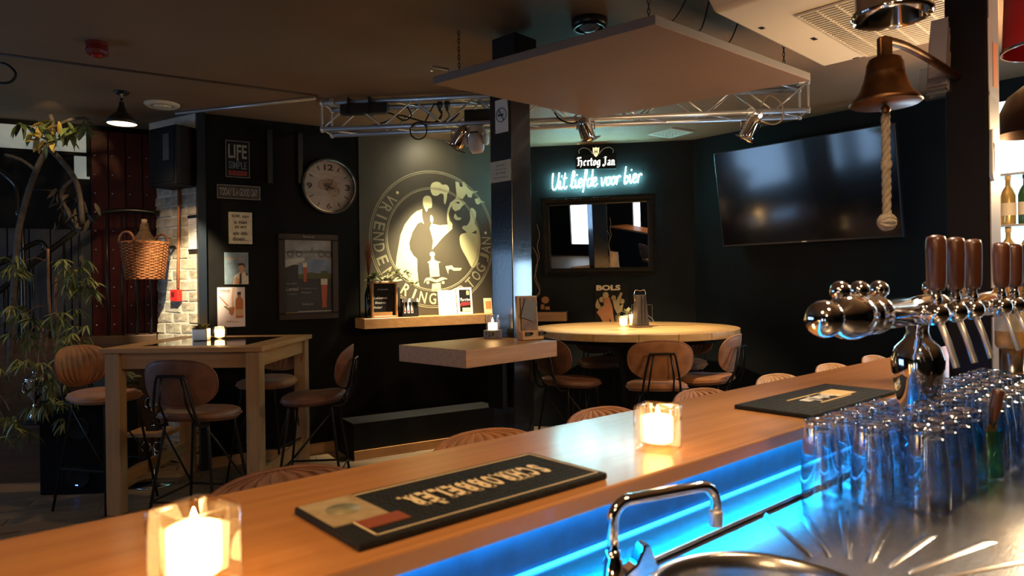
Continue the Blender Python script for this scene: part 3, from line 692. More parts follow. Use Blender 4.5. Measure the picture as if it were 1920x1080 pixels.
# slab-serif lettering, readable from the drinkers' side
b = MB(); word = 'SCHROBBEL\u00c8R'; adv = [0.9, 0.95, 1.08, 1.05, 1.0, 1.0, 1.0, 0.95, 0.92, 0.95, 1.05]; tot = sum(adv); Lw = 0.60*ml_; x = -Lw/2
b.M = Matrix.Translation((0.035, 0.0, 0.0108)) @ RZ(PI) @ RX(-PI/2)
H_ = 0.30*mw
for ch, a in zip(word, adv):
    wd = Lw*a/tot; cx = x + wd/2; x += wd
    hh = H_*(1.25 if ch == '\u00c8' else 1.0)
    b.text(ch, cx, (hh-H_)/2, wd*0.74, hh, 0, 0.0012, bold=0.045)
    if ch in 'HRBEL\u00c8':
        for zz in (-H_/2, H_/2-0.12*H_):
            b.box(cx-wd*0.47, cx-wd*0.08, -0.0012, 0, zz, zz+0.12*H_)
            if ch in 'HR' and (ch == 'H' or zz < 0): b.box(cx+wd*0.08, cx+wd*0.47, -0.0012, 0, zz, zz+0.12*H_)
b.build('lettering', M_cream2, m1)
b = MB(); b.box(-ml_/2+0.004, -ml_/2+0.085, -mw*0.12, mw/2-0.006, 0.0105, 0.0122); b.build('picture_label', mat('sepia_print', (0.30, 0.20, 0.10), 0.5, col2=(0.42, 0.35, 0.22), scale=30), m1)
b = MB(); b.box(-ml_/2+0.034, -ml_/2+0.098, -mw*0.30, -mw*0.12, 0.0105, 0.0121); b.build('red_label', mat('brick_red_print', (0.24, 0.055, 0.025), 0.5), m1)
b = MB(); b.at((-ml_/2+0.045, mw*0.18, 0.0123)).lathe([(0.024, 0), (0.024, 0.0004), (0.001, 0.0004)], 24).home(); b.build('round_badge', mat('green_grey_print', (0.16, 0.17, 0.10), 0.5, col2=(0.30, 0.26, 0.16), scale=60), m1)
nb = MB()
for i in range(46):
    for j in range(11):
        nb.at((-ml_/2+0.11+i*(ml_-0.13)/45, -mw/2+0.018+j*(mw-0.036)/10, 0.0108)).lathe([(0.0022, 0), (0.0012, 0.0007)], 6).home()
nbo = nb.build('nub', M_rubber, m1); nbo['kind'] = 'stuff'
q = matq([(1390, 765), (1492, 787), (1690, 744), (1551, 723)])
mb = [Vector((p.dot(BD), -p.dot(BN), 0)) for p in q]
s0, s1 = (mb[0].x+mb[1].x)/2, (mb[2].x+mb[3].x)/2; y0, y1 = (mb[1].y+mb[2].y)/2, (mb[0].y+mb[3].y)/2
y0 = max(y0, 0.73); ml2, mw2 = s1-s0, y1-y0
m2 = thing('drip_mat', 'black rubber drip mat with a small gold badge, beside the upturned glasses', 'bar mat', bar((s0+s1)/2, (y0+y1)/2, BZ), BROT)
MB().box(-ml2/2, ml2/2, -mw2/2, mw2/2, 0, 0.011).build('mat_body', M_rubber, m2, bevel=0.003)
b = MB(); k = ml2
b.box(-0.22*k, 0.16*k, 0.028, 0.033, 0.0105, 0.0118); b.box(-0.15*k, 0.20*k, -0.043, -0.038, 0.0105, 0.0118); b.box(0.10*k, 0.30*k, -0.034, 0.034, 0.0105, 0.0118)
b.build('gold_badge', M_gold, m2)
b = MB(); b.M = Matrix.Translation((-0.02*k, -0.004, 0.0108)) @ RZ(PI) @ RX(-PI/2)
gothic(b, 'Hertog Jan', 0, 0, 0.30*k, 0.055, 0, 0.0012); b.build('lettering', M_white, m2)
nb = MB()
for i in range(34):
    for j in range(9):
        if 6 < i < 28 and 1 < j < 7: continue
        nb.at((-ml2/2+0.015+i*(ml2-0.03)/33, -mw2/2+0.015+j*(mw2-0.03)/8, 0.0108)).lathe([(0.003, 0), (0.0018, 0.0008)], 6).home()
nbo = nb.build('nub', M_rubber, m2); nbo['kind'] = 'stuff'

# upturned glasses
def glass_mb(h=0.15, rt=0.028, rb=0.037):
    # upside down: rim on the counter, thick foot on top
    b = MB()
    b.lathe([(rb, 0), (rb*1.02, h*0.25), (rb*0.97, h*0.55), (rt*1.04, h*0.9), (rt*1.02, h*0.97), (rt*0.9, h), (rt*0.5, h*0.985), (0.001, h*0.975)], 26)
    b.f = [f for f in b.f]; 
    return b
bg = MB()
bg.shell([(0.037, 0), (0.0378, 0.0375), (0.036, 0.083), (0.0292, 0.135)], 26)
bg.shell([(0.0355, 0.0), (0.0362, 0.0375), (0.0343, 0.083), (0.0272, 0.128)], 26)
bg.add([(math.cos(2*PI*j/26)*r_, math.sin(2*PI*j/26)*r_, 0) for r_ in (0.037, 0.0355) for j in range(26)], [(j, 26+j, 26+(j+1) % 26, (j+1) % 26) for j in range(26)])
g0 = bg.build('beer_glass', M_drink)
MB().shell([(0.0272, 0.128), (0.020, 0.1315), (0.001, 0.130)], 26).shell([(0.0292, 0.135), (0.0290, 0.141), (0.0296, 0.146), (0.0262, 0.1505), (0.021, 0.1492), (0.018, 0.1460), (0.001, 0.1455)], 26).build('foot', M_foot, g0)
tag(g0, 'clear beer glass standing upside down on the steel drainer before the taps', 'glass', 'upturned beer glasses on the drainer')
usedg = False
ORD = ['first', 'second', 'third', 'fourth', 'fifth', 'sixth', 'seventh', 'eighth', 'ninth', 'tenth', 'eleventh', 'twelfth', 'thirteenth', 'fourteenth', 'fifteenth', 'sixteenth']
GROW = ['in the row nearest the bar', 'in the second row from the bar', 'in the third row from the bar', 'in the short row nearest us']
for r_, (yy, sa, se_) in enumerate(((0.612, 1.335, 2.46), (0.534, 1.372, 2.40), (0.456, 1.42, 2.28), (0.378, 1.86, 2.1))):
    s_ = sa; kk = -1
    while s_ < se_:
        ok = not (abs(s_-1.82) < 0.10 and yy > 0.57)
        if yy < 0.47 and abs(s_-1.735) < 0.05: ok = False
        if ok:
            p = bar(s_ + rnd.uniform(-0.003, 0.003), yy + rnd.uniform(-0.003, 0.003), CZ+0.0055); kk += 1
            o = g0 if not usedg else dup(g0)
            usedg = True; o.location = p; o['label'] = 'upturned clear beer glass, %s from the left end, %s' % (ORD[kk], GROW[r_])
        s_ += 0.0785
gg = MB(); gg.shell([(0.029, 0.0), (0.030, 0.004), (0.033, 0.10)], 24); gg.shell([(0.001, 0.008), (0.026, 0.008), (0.0305, 0.10)], 24)
t_ = thing('tumbler', 'green tinted tumbler holding a wooden beer skimmer, in front of the upturned glasses', 'glass', bar(1.735, 0.440, CZ+0.0045))
gg.build('tumbler_glass', M_gglass, t_); MB().lathe([(0.001, 0.0), (0.0285, 0.0), (0.0285, 0.007), (0.001, 0.007)], 24).build('tumbler_foot', M_gglass, t_)
sk = thing('beer_skimmer', 'brown wooden beer skimmer leaning in the green tumbler', 'bar tool', bar(1.735, 0.445, CZ+0.013), (math.radians(4), math.radians(9), BROT-0.5))
MB().box(-0.013, 0.013, -0.002, 0.002, 0.0, 0.10).build('blade', M_dwood, sk, bevel=0.0015)
MB().lathe([(0.006, 0.10), (0.009, 0.115), (0.012, 0.14), (0.011, 0.165), (0.012, 0.175), (0.006, 0.18)], 12).build('handle', M_hwood, sk)

# beer tower
TZ = 1.44-0.072
tw = thing('beer_tap_tower', 'chrome beer tap tower with six brown wooden handles', 'beer tap', bar(1.82, 0.60, CZ+0.0005), BROT)
zt = TZ-(CZ+0.0005)
colp = [(0.058, 0.0), (0.058, 0.010), (0.044, 0.022), (0.040, 0.05), (0.044, 0.13), (0.055, 0.19), (0.058, 0.235), (0.050, 0.265), (0.030, 0.285), (0.024, 0.30), (0.024, zt-0.02)]
MB().lathe(colp, 36).build('column', M_chrome, tw)
def alongx(prof, s0, y, z):   # lathe profile along local x
    b = MB(); b.M = Matrix.Translation((s0, y, z)) @ RY(PI/2); b.lathe(prof, 28); return b
prof = [(0.0005, 0), (0.018, 0.002), (0.030, 0.012), (0.035, 0.028), (0.034, 0.042), (0.026, 0.058), (0.017, 0.066), (0.016, 0.078), (0.020, 0.086), (0.033, 0.096), (0.043, 0.118), (0.046, 0.145), (0.043, 0.172), (0.036, 0.188),
        (0.036, 0.20), (0.041, 0.205), (0.041, 0.216), (0.036, 0.221), (0.036, 0.245), (0.041, 0.25), (0.041, 0.262), (0.034, 0.268), (0.034, 0.60), (0.040, 0.606), (0.040, 0.62), (0.034, 0.626), (0.034, 1.10), (0.043, 1.13), (0.030, 1.17), (0.001, 1.175)]
alongx(prof, 1.24-1.82, -0.025, zt).build('crossbar', M_chrome, tw)
for i, sx in enumerate((1.37, 1.46, 1.56, 1.88, 2.17)):
    MB().ball((sx-1.82, -0.012, zt+0.050), 0.020, 16, 10).build('finial', M_chrome, tw)
tap0 = None
for sx in (1.534, 1.650, 1.768, 1.994, 2.110, 2.230):
    if tap0 is None:
        b = MB(); b.M = Matrix.Translation((0, 0, 0)) @ RX(PI/2)
        b.lathe([(0.012, 0.0), (0.012, 0.045), (0.017, 0.05), (0.017, 0.056), (0.013, 0.06)], 18)
        b.M = Matrix.Identity(4); b.ball((0, -0.075, 0), 0.0225, 18, 12)
        b.at((0, -0.075, 0.0)).lathe([(0.010, 0.018), (0.010, 0.032), (0.008, 0.036), (0.008, 0.05)], 14).home()
        tap0 = b.build('faucet', M_chrome, tw, loc=(sx-1.82, -0.025-0.03, zt+0.002))
        MB().at((0, -0.075, 0.046)).lathe([(0.013, 0.0), (0.0155, 0.006), (0.0175, 0.018), (0.0185, 0.08), (0.0180, 0.100), (0.0155, 0.108), (0.006, 0.111), (0.001, 0.111)], 20).home().build('handle', M_hwood, tap0)
        MB().tube([(0, -0.079, -0.012), (0, -0.094, -0.055), (0, -0.108, -0.105)], 0.006, 10).build('nozzle', M_alu, tap0)
    else: dup(tap0, (sx-1.82, -0.055, zt+0.002), parent=tw)

# ================================================================== THINGS ON THE SIGN WALL
def onwall(fr, x0, y0, x1, y1, off=0):
    a = fr.hit(x0, y0, off); b = fr.hit(x1, y1, off)
    return (a[0]+b[0])/2, (a[1]+b[1])/2, abs(b[0]-a[0]), abs(a[1]-b[1])
def plaque(name, label, cat, fr, box, m, thick=0.008, group=None, bev=0.002):
    t, z, w, h = onwall(fr, *box)
    r = thing(name, label, cat, fr.at(t, z, 0.001), fr.rot, group)
    MB().box(-w/2, w/2, -thick, 0, -h/2, h/2).build('plate', m, r, bevel=bev, seg=1)
    return r, w, h, -thick
def frame_lines(w, h, d, y, k=0.004):
    b = MB(); b.box(-w/2, w/2, y-0.001, y, h/2-k, h/2); b.box(-w/2, w/2, y-0.001, y, -h/2, -h/2+k); b.box(-w/2, -w/2+k, y-0.001, y, -h/2+k, h/2-k); b.box(w/2-k, w/2, y-0.001, y, -h/2+k, h/2-k); return b
M_signk = mat('sign_black', (0.008, 0.007, 0.007), 0.6, var=0.3, scale=30, spec=0.2)
M_signw = mat('worn_white_print', (0.26, 0.25, 0.24), 0.6, var=0.25, scale=50)
M_signb = mat('worn_blue_print', (0.10, 0.13, 0.18), 0.6, var=0.25, scale=50)
M_signr = mat('worn_red_print', (0.22, 0.02, 0.02), 0.6, var=0.2, scale=50)
M_parch = mat('worn_cream_enamel', (0.52, 0.46, 0.35), 0.5, var=0.12, scale=25)
M_ink = flat('dark_ink', (0.03, 0.025, 0.022))
r, w, h, y = plaque('wall_sign', 'black tin sign reading life is simple, top of the column of signs', 'sign', WA, (421, 261, 469, 336), M_signk)
frame_lines(w*0.95, h*0.96, 0, y, 0.004).build('border_line', M_signw, r)
MB().text('LIFE', 0, h*0.20, w*0.74, h*0.36, y, 0.001, 0.02).build('lettering', M_signw, r)
MB().text('IS', 0, -h*0.015, w*0.08, h*0.05, y, 0.001, 0.02).build('lettering', M_gold, r)
MB().text('SIMPLE', 0, -h*0.16, w*0.72, h*0.20, y, 0.001, 0.02).build('lettering', M_signb, r)
MB().box(-w*0.37, w*0.37, y-0.001, y, -h*0.43, -h*0.31).build('red_band', M_signr, r)
MB().text('ENJOY IT', 0, -h*0.37, w*0.5, h*0.06, y-0.001, 0.001).build('lettering', M_signk, r)
r, w, h, y = plaque('wall_sign', 'long low brown sign reading today is a good day', 'sign', WA, (406, 345, 488, 376), mat('sign_brown', (0.035, 0.022, 0.018), 0.5, var=0.3, scale=30))
frame_lines(w*0.99, h*0.97, 0, y, 0.005).build('border_line', M_signw, r)
MB().text('TODAY IS A GOOD DAY', 0, 0, w*0.88, h*0.56, y, 0.001, 0.02).build('lettering', M_signw, r)
r, w, h, y = plaque('wall_sign', 'cream enamel sign with five lines of black Dutch text', 'sign', WA, (428, 397, 473, 458), M_parch)
for i, (s_, ww) in enumerate((('DIK zijn', 0.72), ('is niet', 0.56), ('zo erg', 0.50), ('als dik', 0.64), ('doen...', 0.68))):
    MB().text(s_, 0, h*(0.36-0.175*i), w*ww, h*(0.11 if i < 4 else 0.13), y, 0.001, 0.02).build('lettering', M_ink, r)
r, w, h, y = plaque('wall_sign', 'grey blue tin sign with a smiling man holding a glass', 'sign', WA, (420, 473, 466, 533), mat('powder_blue_print', (0.16, 0.22, 0.28), 0.5, var=0.15, scale=20))
MB().text('Happy beer', -w*0.02, h*0.30, w*0.80, h*0.12, y, 0.001, 0.015).build('lettering', flat('faded_orange_print', (0.42, 0.24, 0.12)), r)
MB().text('than bad', -w*0.16, h*0.16, w*0.45, h*0.09, y, 0.001, 0.01).build('lettering', flat('slate_print', (0.10, 0.13, 0.17)), r)
def poly(pts, w, h): return [((x-0.5)*w, (0.5-yy)*h) for x, yy in pts]
def card(r, name, pts, w, h, y, m, d=0.001): return MB().prism(poly(pts, w, h), y-d, y).build(name, m, r)
M_skin = flat('skin_print', (0.50, 0.26, 0.16)); M_shirt = flat('shirt_print', (0.62, 0.55, 0.45)); M_hair = flat('hair_print', (0.05, 0.025, 0.02))
card(r, 'shirt_print', [(0.34, 1), (0.42, 0.72), (0.60, 0.62), (0.84, 0.60), (0.99, 0.72), (0.99, 1)], w, h, y, M_shirt)
card(r, 'braces_print', [(0.60, 0.99), (0.63, 0.66), (0.70, 0.65), (0.70, 0.99)], w, h, y-0.001, M_hair); card(r, 'braces_print', [(0.86, 0.62), (0.94, 0.66), (0.98, 0.74), (0.90, 0.72)], w, h, y-0.001, M_hair)
card(r, 'face_print', [(0.57, 0.46), (0.60, 0.40), (0.72, 0.37), (0.83, 0.40), (0.85, 0.50), (0.80, 0.62), (0.70, 0.67), (0.62, 0.62), (0.60, 0.55)], w, h, y-0.001, M_skin)
card(r, 'hair_print', [(0.56, 0.44), (0.58, 0.35), (0.72, 0.32), (0.84, 0.37), (0.86, 0.48), (0.82, 0.46), (0.78, 0.40), (0.62, 0.41)], w, h, y-0.002, M_hair)
card(r, 'hand_print', [(0.36, 0.99), (0.40, 0.82), (0.50, 0.76), (0.58, 0.84), (0.60, 0.99)], w, h, y-0.002, M_skin)
M_pink = mat('pale_pink_print', (0.72, 0.60, 0.64), 0.5)
r, w, h, y = plaque('poster', 'pale pink drinks poster with an amber bottle and glass, lowest on the sign wall', 'poster', WA, (407, 539, 460, 612), M_pink, 0.003)
MB().text('WERELDS', -w*0.24, h*0.42, w*0.38, h*0.035, y, 0.0008, 0.02).text('DRANKEN', -w*0.24, h*0.385, w*0.38, h*0.022, y, 0.0008).build('lettering', M_ink, r)
M_amber = flat('amber_print', (0.46, 0.15, 0.05)); M_amb2 = flat('pale_amber_print', (0.62, 0.36, 0.20))
card(r, 'bottle_print', [(0.66, 0.78), (0.65, 0.34), (0.68, 0.28), (0.73, 0.25), (0.73, 0.17), (0.84, 0.17), (0.84, 0.25), (0.90, 0.28), (0.93, 0.34), (0.93, 0.78)], w, h, y, M_amber)
card(r, 'bottle_cap_print', [(0.72, 0.19), (0.72, 0.12), (0.85, 0.12), (0.85, 0.19)], w, h, y-0.001, M_ink); card(r, 'bottle_label_print', [(0.66, 0.72), (0.66, 0.56), (0.93, 0.56), (0.93, 0.72)], w, h, y-0.001, M_amb2)
card(r, 'cocktail_print', [(0.42, 0.66), (0.40, 0.50), (0.62, 0.50), (0.58, 0.66), (0.52, 0.72)], w, h, y, M_amber)
card(r, 'splash_print', [(0.52, 0.50), (0.50, 0.30), (0.54, 0.02), (0.62, 0.02), (0.57, 0.28), (0.58, 0.50)], w, h, y, M_amb2); card(r, 'splash_print', [(0.02, 0.20), (0.10, 0.23), (0.40, 0.46), (0.36, 0.48)], w, h, y, M_amber)
card(r, 'splash_print', [(0.30, 0.46), (0.48, 0.58), (0.42, 0.60), (0.22, 0.48)], w, h, y, M_leafd)
for k_ in range(5): card(r, 'ice_print', [(0.30+0.1*k_, 0.86), (0.35+0.1*k_, 0.82+0.01*k_), (0.40+0.1*k_, 0.86), (0.35+0.1*k_, 0.90)], w, h, y, (M_amb2, flat('grey_print', (0.35, 0.33, 0.33)))[k_ % 2])
# framed beer poster
t, z, w, h = onwall(WA, 520, 437, 634, 597)
r = thing('framed_poster', 'dark framed beer poster with blue sky and amber glasses, under the clock', 'poster', WA.at(t, z, 0.001), WA.rot)
fwid = 0.055; M_frame = mat('poster_frame_wood', (0.022, 0.012, 0.010), 0.45, var=0.2, spec=0.25)
for a, b_, c_, d_ in ((-w/2, w/2, h/2-fwid, h/2), (-w/2, w/2, -h/2, -h/2+fwid), (-w/2, -w/2+fwid, -h/2+fwid, h/2-fwid), (w/2-fwid, w/2, -h/2+fwid, h/2-fwid)):
    MB().box(a, b_, -0.03, 0, c_, d_).build('frame_rail', M_frame, r, bevel=0.006)
iw, ih = w-2*fwid, h-2*fwid
pr_ = MB().box(-iw/2, iw/2, -0.008, 0, -ih/2, ih/2).build('print', flat('poster_dark', (0.018, 0.018, 0.022)), r); yy = -0.008
def pc(name, pts, m, d=0.001): MB().prism(poly(pts, iw, ih), yy-d, yy).build(name, m, pr_)
pc('cloud_print', [(0, 0), (1, 0), (1, 0.34), (0, 0.34)], mat('storm_cloud_print', (0.26, 0.26, 0.27), 0.5, col2=(0.14, 0.14, 0.15), scale=9))
pc('sky_print', [(0.28, 0.34), (0.62, 0.25), (1, 0.27), (1, 0.46), (0.28, 0.48)], mat('blue_sky_print', (0.05, 0.10, 0.20), 0.5, col2=(0.16, 0.22, 0.30), scale=10), 0.002)
pc('road_print', [(0, 0.27), (0.4, 0.24), (0.42, 0.28), (0.16, 0.34), (0, 0.38)], flat('pale_road_print', (0.38, 0.37, 0.35)), 0.002)
pc('meadow_print', [(0.28, 0.47), (0.55, 0.44), (0.75, 0.46), (0.78, 0.42), (0.90, 0.42), (0.91, 0.46), (1, 0.46), (1, 0.53), (0.28, 0.53)], flat('meadow_print', (0.055, 0.06, 0.018)), 0.003)
pc('skyline_print', [(0.02, 0.16), (0.15, 0.15), (0.16, 0.13), (0.3, 0.15), (0.55, 0.14), (0.58, 0.08), (0.60, 0.14), (0.75, 0.13), (0.98, 0.15), (0.98, 0.18), (0.02, 0.18)], flat('skyline_print', (0.10, 0.10, 0.105)), 0.002)
bk_ = MB()
for cx in (0.12, 0.30, 0.78, 0.93): bk_.ring((cx-0.5)*iw, (0.5-0.19)*ih, 0.022, 0.026, yy-0.003, yy-0.001, 20)
bk_.build('bicycle_print', M_signk, pr_)
for cx, ztop, s_ in ((0.42, 0.33, 0.8), (0.83, 0.55, 1.25)):
    pc('beer_print', [(cx-0.055*s_, ztop), (cx+0.055*s_, ztop), (cx+0.05*s_, ztop+0.14*s_), (cx+0.035*s_, ztop+0.26*s_), (cx+0.045*s_, ztop+0.30*s_), (cx-0.045*s_, ztop+0.30*s_), (cx-0.035*s_, ztop+0.26*s_), (cx-0.05*s_, ztop+0.14*s_)], flat('beer_print', (0.34, 0.065, 0.025)), 0.004)
    pc('foam_print', [(cx-0.058*s_, ztop-0.02), (cx+0.058*s_, ztop-0.02), (cx+0.055*s_, ztop+0.05*s_), (cx-0.055*s_, ztop+0.05*s_)], flat('foam_print', (0.50, 0.45, 0.38)), 0.005)
for a_ in (('Nu weer', -iw*0.36, -ih*0.09, iw*0.22, ih*0.026, yy, 0.002), ('Lentel', -iw*0.35, -ih*0.165, iw*0.25, ih*0.05, yy, 0.002, 0.02), ('verkrijgbaar', -iw*0.36, -ih*0.235, iw*0.22, ih*0.02, yy, 0.002), ('Nu verkrijgbaar op de tap', iw*0.0, -ih*0.16, iw*0.34, ih*0.02, yy, 0.002), ('Weizener', -iw*0.06, -ih*0.215, iw*0.22, ih*0.028, yy, 0.002)): MB().text(*a_).build('lettering', M_signw, pr_)
gothic(MB(), 'Hertog Jan', -iw*0.03, -ih*0.375, iw*0.24, ih*0.04, yy, 0.002).build('lettering', M_signw, pr_)
pc('shelf_line_print', [(0.27, 0.985), (0.27, 0.97), (1, 0.965), (1, 0.98)], M_signw, 0.002); pc('shelf_line_print', [(0, 0.995), (0, 0.985), (0.26, 0.98), (0.26, 0.99)], flat('ochre_print', (0.25, 0.17, 0.03)), 0.002)
gothic(MB(), 'Hertog Jan', 0, h/2-fwid/2, 0.10, 0.022, -0.030, 0.001).build('lettering', M_signw, r)
# clock
t, z = WA.hit(615.5, 350.5); a_, z1_ = WA.hit(566, 350); b_, _ = WA.hit(666, 350); R_ = (WA.hit(616, 299)[1]-WA.hit(616, 402)[1])/2
r = thing('wall_clock', 'large round wall clock with grey face and black numerals', 'clock', WA.at(t, z, 0.001), WA.rot)
MB().ring(0, 0, R_*0.93, R_, -0.055, 0, 64).build('clock_rim', M_iron, r); MB().ring(0, 0, R_*0.915, R_*0.945, -0.058, -0.05, 64).build('chrome_bezel', M_chrome, r)
MB().disc(0, 0, R_*0.93, -0.012, 0, 56).build('clock_face', mat('grey_dial', (0.34, 0.29, 0.27), 0.5, var=0.06, scale=10), r)
b = MB()
for s_, an in (('12', 90), ('3', 0), ('6', -90), ('9', 180)):
    b.text(s_, R_*0.70*math.cos(math.radians(an)), R_*0.70*math.sin(math.radians(an)), R_*(0.34 if s_ == '12' else 0.2), R_*0.22, -0.012, 0.002, 0.03)
b.build('numeral', M_ink, r)
for k in range(12):
    if k % 3 == 0: continue
    g = math.radians(k*30); c_, d_ = math.cos(g), math.sin(g); p = (-d_*0.005, c_*0.005)
    MB().prism([(c_*R_*0.66+p[0], d_*R_*0.66+p[1]), (c_*R_*0.66-p[0], d_*R_*0.66-p[1]), (c_*R_*0.82-p[0], d_*R_*0.82-p[1]), (c_*R_*0.82+p[0], d_*R_*0.82+p[1])], -0.014, -0.012).build('tick', M_ink, r)
b = MB(); M_rust = mat('rusty_print', (0.27, 0.15, 0.08), 0.6, var=0.4, scale=60)
for k in range(9):
    rr = R_*rnd.uniform(0.08, 0.2); g = rnd.uniform(0, 2*PI); q = R_*rnd.uniform(0, 0.3)
    b.ring(q*math.cos(g), q*math.sin(g), rr*0.86, rr, -0.0135, -0.012, 20)
    for m_ in range(3): an = m_*PI/3+k; b.prism([(q*math.cos(g)+math.cos(an)*rr-0.001*math.sin(an), q*math.sin(g)+math.sin(an)*rr+0.001*math.cos(an)), (q*math.cos(g)-math.cos(an)*rr, q*math.sin(g)-math.sin(an)*rr), (q*math.cos(g)-math.cos(an)*rr+0.002, q*math.sin(g)-math.sin(an)*rr+0.002)], -0.0135, -0.012)
b.build('gear_print', M_rust, r)
for an, L_, wd in ((58, 0.48, 0.006), (-20, 0.36, 0.008)):
    g = math.radians(an); c_, d_ = math.cos(g), math.sin(g)
    MB().prism([(-c_*0.04-d_*wd, -d_*0.04+c_*wd), (-c_*0.04+d_*wd, -d_*0.04-c_*wd), (c_*R_*L_, d_*R_*L_)], -0.022, -0.019).build('hand', M_ink, r)
MB().disc(0, 0, R_*0.915, -0.052, -0.0515, 56).build('glass', glass('clock_glass', (1, 1, 1), 0.03, 0.25), r)

# ================================================================== PAINTED EMBLEM
ti, _ = WA.hit(673, 400); mt, mz = WA.hit(814.5, 449)
mu = thing('wall_emblem', 'big round cream emblem of a crowned drinker painted on the olive wall', 'mural', WA.at(mt, mz, 0), WA.rot)
MB().box(ti-mt, 2.88-mt, -0.008, -0.0005, -mz+1.16, CEIL-mz-0.001).build('ground', M_mural, mu)
YA = WA.at(mt, mz).y; kz = YA/F; y_ = -0.008
for r0, r1 in ((127.0, 128.6), (124.0, 125.2), (96.6, 97.6), (93.6, 95.2)): MB().ring(0, 0, r0*kz, r1*kz, y_-0.0015, y_, 96).build('ring_line', M_line, mu)
for ch, an in zip('VRIENDENKRINGHERTOGJAN', (141, 150.5, 160, 169, 178.5, 189, 201, 214, 226, 237.5, 247, 256.5, 267, 281, 291, 301, 312, 322, 331.5, 343, 351.5, 360)):
    g = math.radians(an); b = MB(); b.M = Matrix.Translation((111*kz*math.cos(g), 0, 111*kz*math.sin(g))) @ RY(-(g+PI/2))
    b.text(ch, 0, 0, (4 if ch == 'I' else 14.5)*kz, 21*kz, y_, 0.0015, 0.012); b.build('letter', M_line if an < 226 or an > 300 else M_cream, mu)
for an in (131.5, 8):
    g = math.radians(an); MB().disc(111*kz*math.cos(g), 111*kz*math.sin(g), 2.8*kz, y_-0.0015, y_, 16).build('dot', M_cream, mu)
def crop(pts):
    out = []
    for x, yv in pts: tt, zz = WA.hit(680+x/3.6, 300+yv/3.6, 0.008); out.append((tt-mt, zz-mz))
    return out
def blob(pts, k=3):
    P = pts + [pts[0], pts[1], pts[2]]; P = [(a, b, 0) for a, b in P]
    n = len(pts); out = []
    for i in range(n):
        p0, p1, p2, p3 = [Vector((*pts[(i+d) % n], 0)) for d in (-1, 0, 1, 2)]
        for j in range(k):
            t = j/k; v = 0.5*((2*p1) + (p2-p0)*t + (2*p0-5*p1+4*p2-p3)*t*t + (3*p1-p0-3*p2+p3)*t**3); out.append((v.x, v.y))
    return out
def fig(name, pts, m=M_cream, d=0.0015, smooth=True): MB().prism(crop(blob(pts) if smooth else pts), y_-d, y_).build(name, m, mu)
fig('left_flank', [(402, 332), (399, 360), (402, 388), (413, 432), (396, 418), (370, 430), (335, 487), (314, 560), (319, 605), (343, 645), (367, 667), (369, 740), (376, 820), (386, 860), (345, 842), (288, 800), (224, 715), (228, 660), (240, 590), (255, 505), (284, 435), (325, 380), (365, 345)], smooth=False)
fig('thumb', [(405, 280), (410, 255), (427, 242), (448, 243), (463, 257), (468, 290), (465, 320), (442, 328), (431, 350), (416, 325), (408, 302)])
fig('foam', [(458, 180), (470, 156), (495, 147), (520, 152), (537, 167), (562, 166), (580, 182), (583, 208), (571, 228), (567, 262), (556, 299), (548, 280), (546, 236), (525, 226), (503, 241), (475, 238), (460, 212)])
fig('crown', [(626, 144), (650, 152), (655, 180), (676, 182), (672, 152), (686, 146), (715, 196), (745, 211), (781, 211), (742, 226), (734, 255), (712, 250), (700, 226), (676, 262), (626, 262), (634, 236), (629, 190)], smooth=False)
fig('brow', [(580, 320), (590, 290), (625, 263), (655, 266), (698, 291), (672, 310), (655, 334), (625, 346), (606, 330), (603, 308), (590, 330)], smooth=False)
fig('eye', [(622, 292), (636, 281), (656, 284), (648, 298), (634, 290)], M_mural, 0.0025, False)
fig('cheek', [(581, 316), (590, 330), (580, 365), (586, 400), (594, 425), (578, 440), (570, 400), (572, 345)])
fig('collar', [(463, 430), (520, 441), (576, 435), (586, 405), (605, 432), (604, 465), (546, 517), (490, 582), (468, 606), (475, 545), (462, 495), (452, 462)], smooth=False)
fig('cuff', [(459, 371), (475, 390), (471, 426), (455, 410)])
fig('mouth', [(625, 362), (640, 385), (665, 391), (655, 405), (630, 405), (615, 385)])
fig('horn', [(735, 322), (762, 345), (764, 385), (756, 430), (784, 470), (795, 545), (790, 620), (775, 690), (741, 729), (702, 662), (664, 590), (654, 530), (667, 500), (702, 488), (672, 462), (681, 444), (706, 440), (726, 400), (723, 350)])
fig('notch', [(735, 492), (768, 474), (768, 499)], M_mural, 0.0025, False)
fig('hand_emblem', [(755, 265), (785, 254), (795, 274), (826, 285), (800, 286), (778, 302), (764, 292)], smooth=False)
fig('hilt', [(462, 650), (480, 650), (486, 676), (527, 690), (511, 696), (519, 785), (455, 791), (447, 698), (436, 691), (460, 676)], smooth=False)
fig('pommel', [(470+17*math.cos(a*PI/5), 637+18*math.sin(a*PI/5)) for a in range(10)])
fig('guard', [(413, 832), (425, 800), (455, 794), (495, 808), (535, 791), (572, 803), (545, 808), (500, 826), (460, 815), (430, 813)])
for cx in (440, 543): fig('stud', [(cx+10*math.cos(a*PI/5), 827+10*math.sin(a*PI/5)) for a in range(10)])
fig('blade_emblem', [(470, 836), (525, 828), (529, 888), (465, 888)], smooth=False)
fig('arm', [(558, 718), (600, 711), (615, 727), (669, 729), (660, 746), (615, 748), (595, 735), (580, 740), (577, 770)], smooth=False)

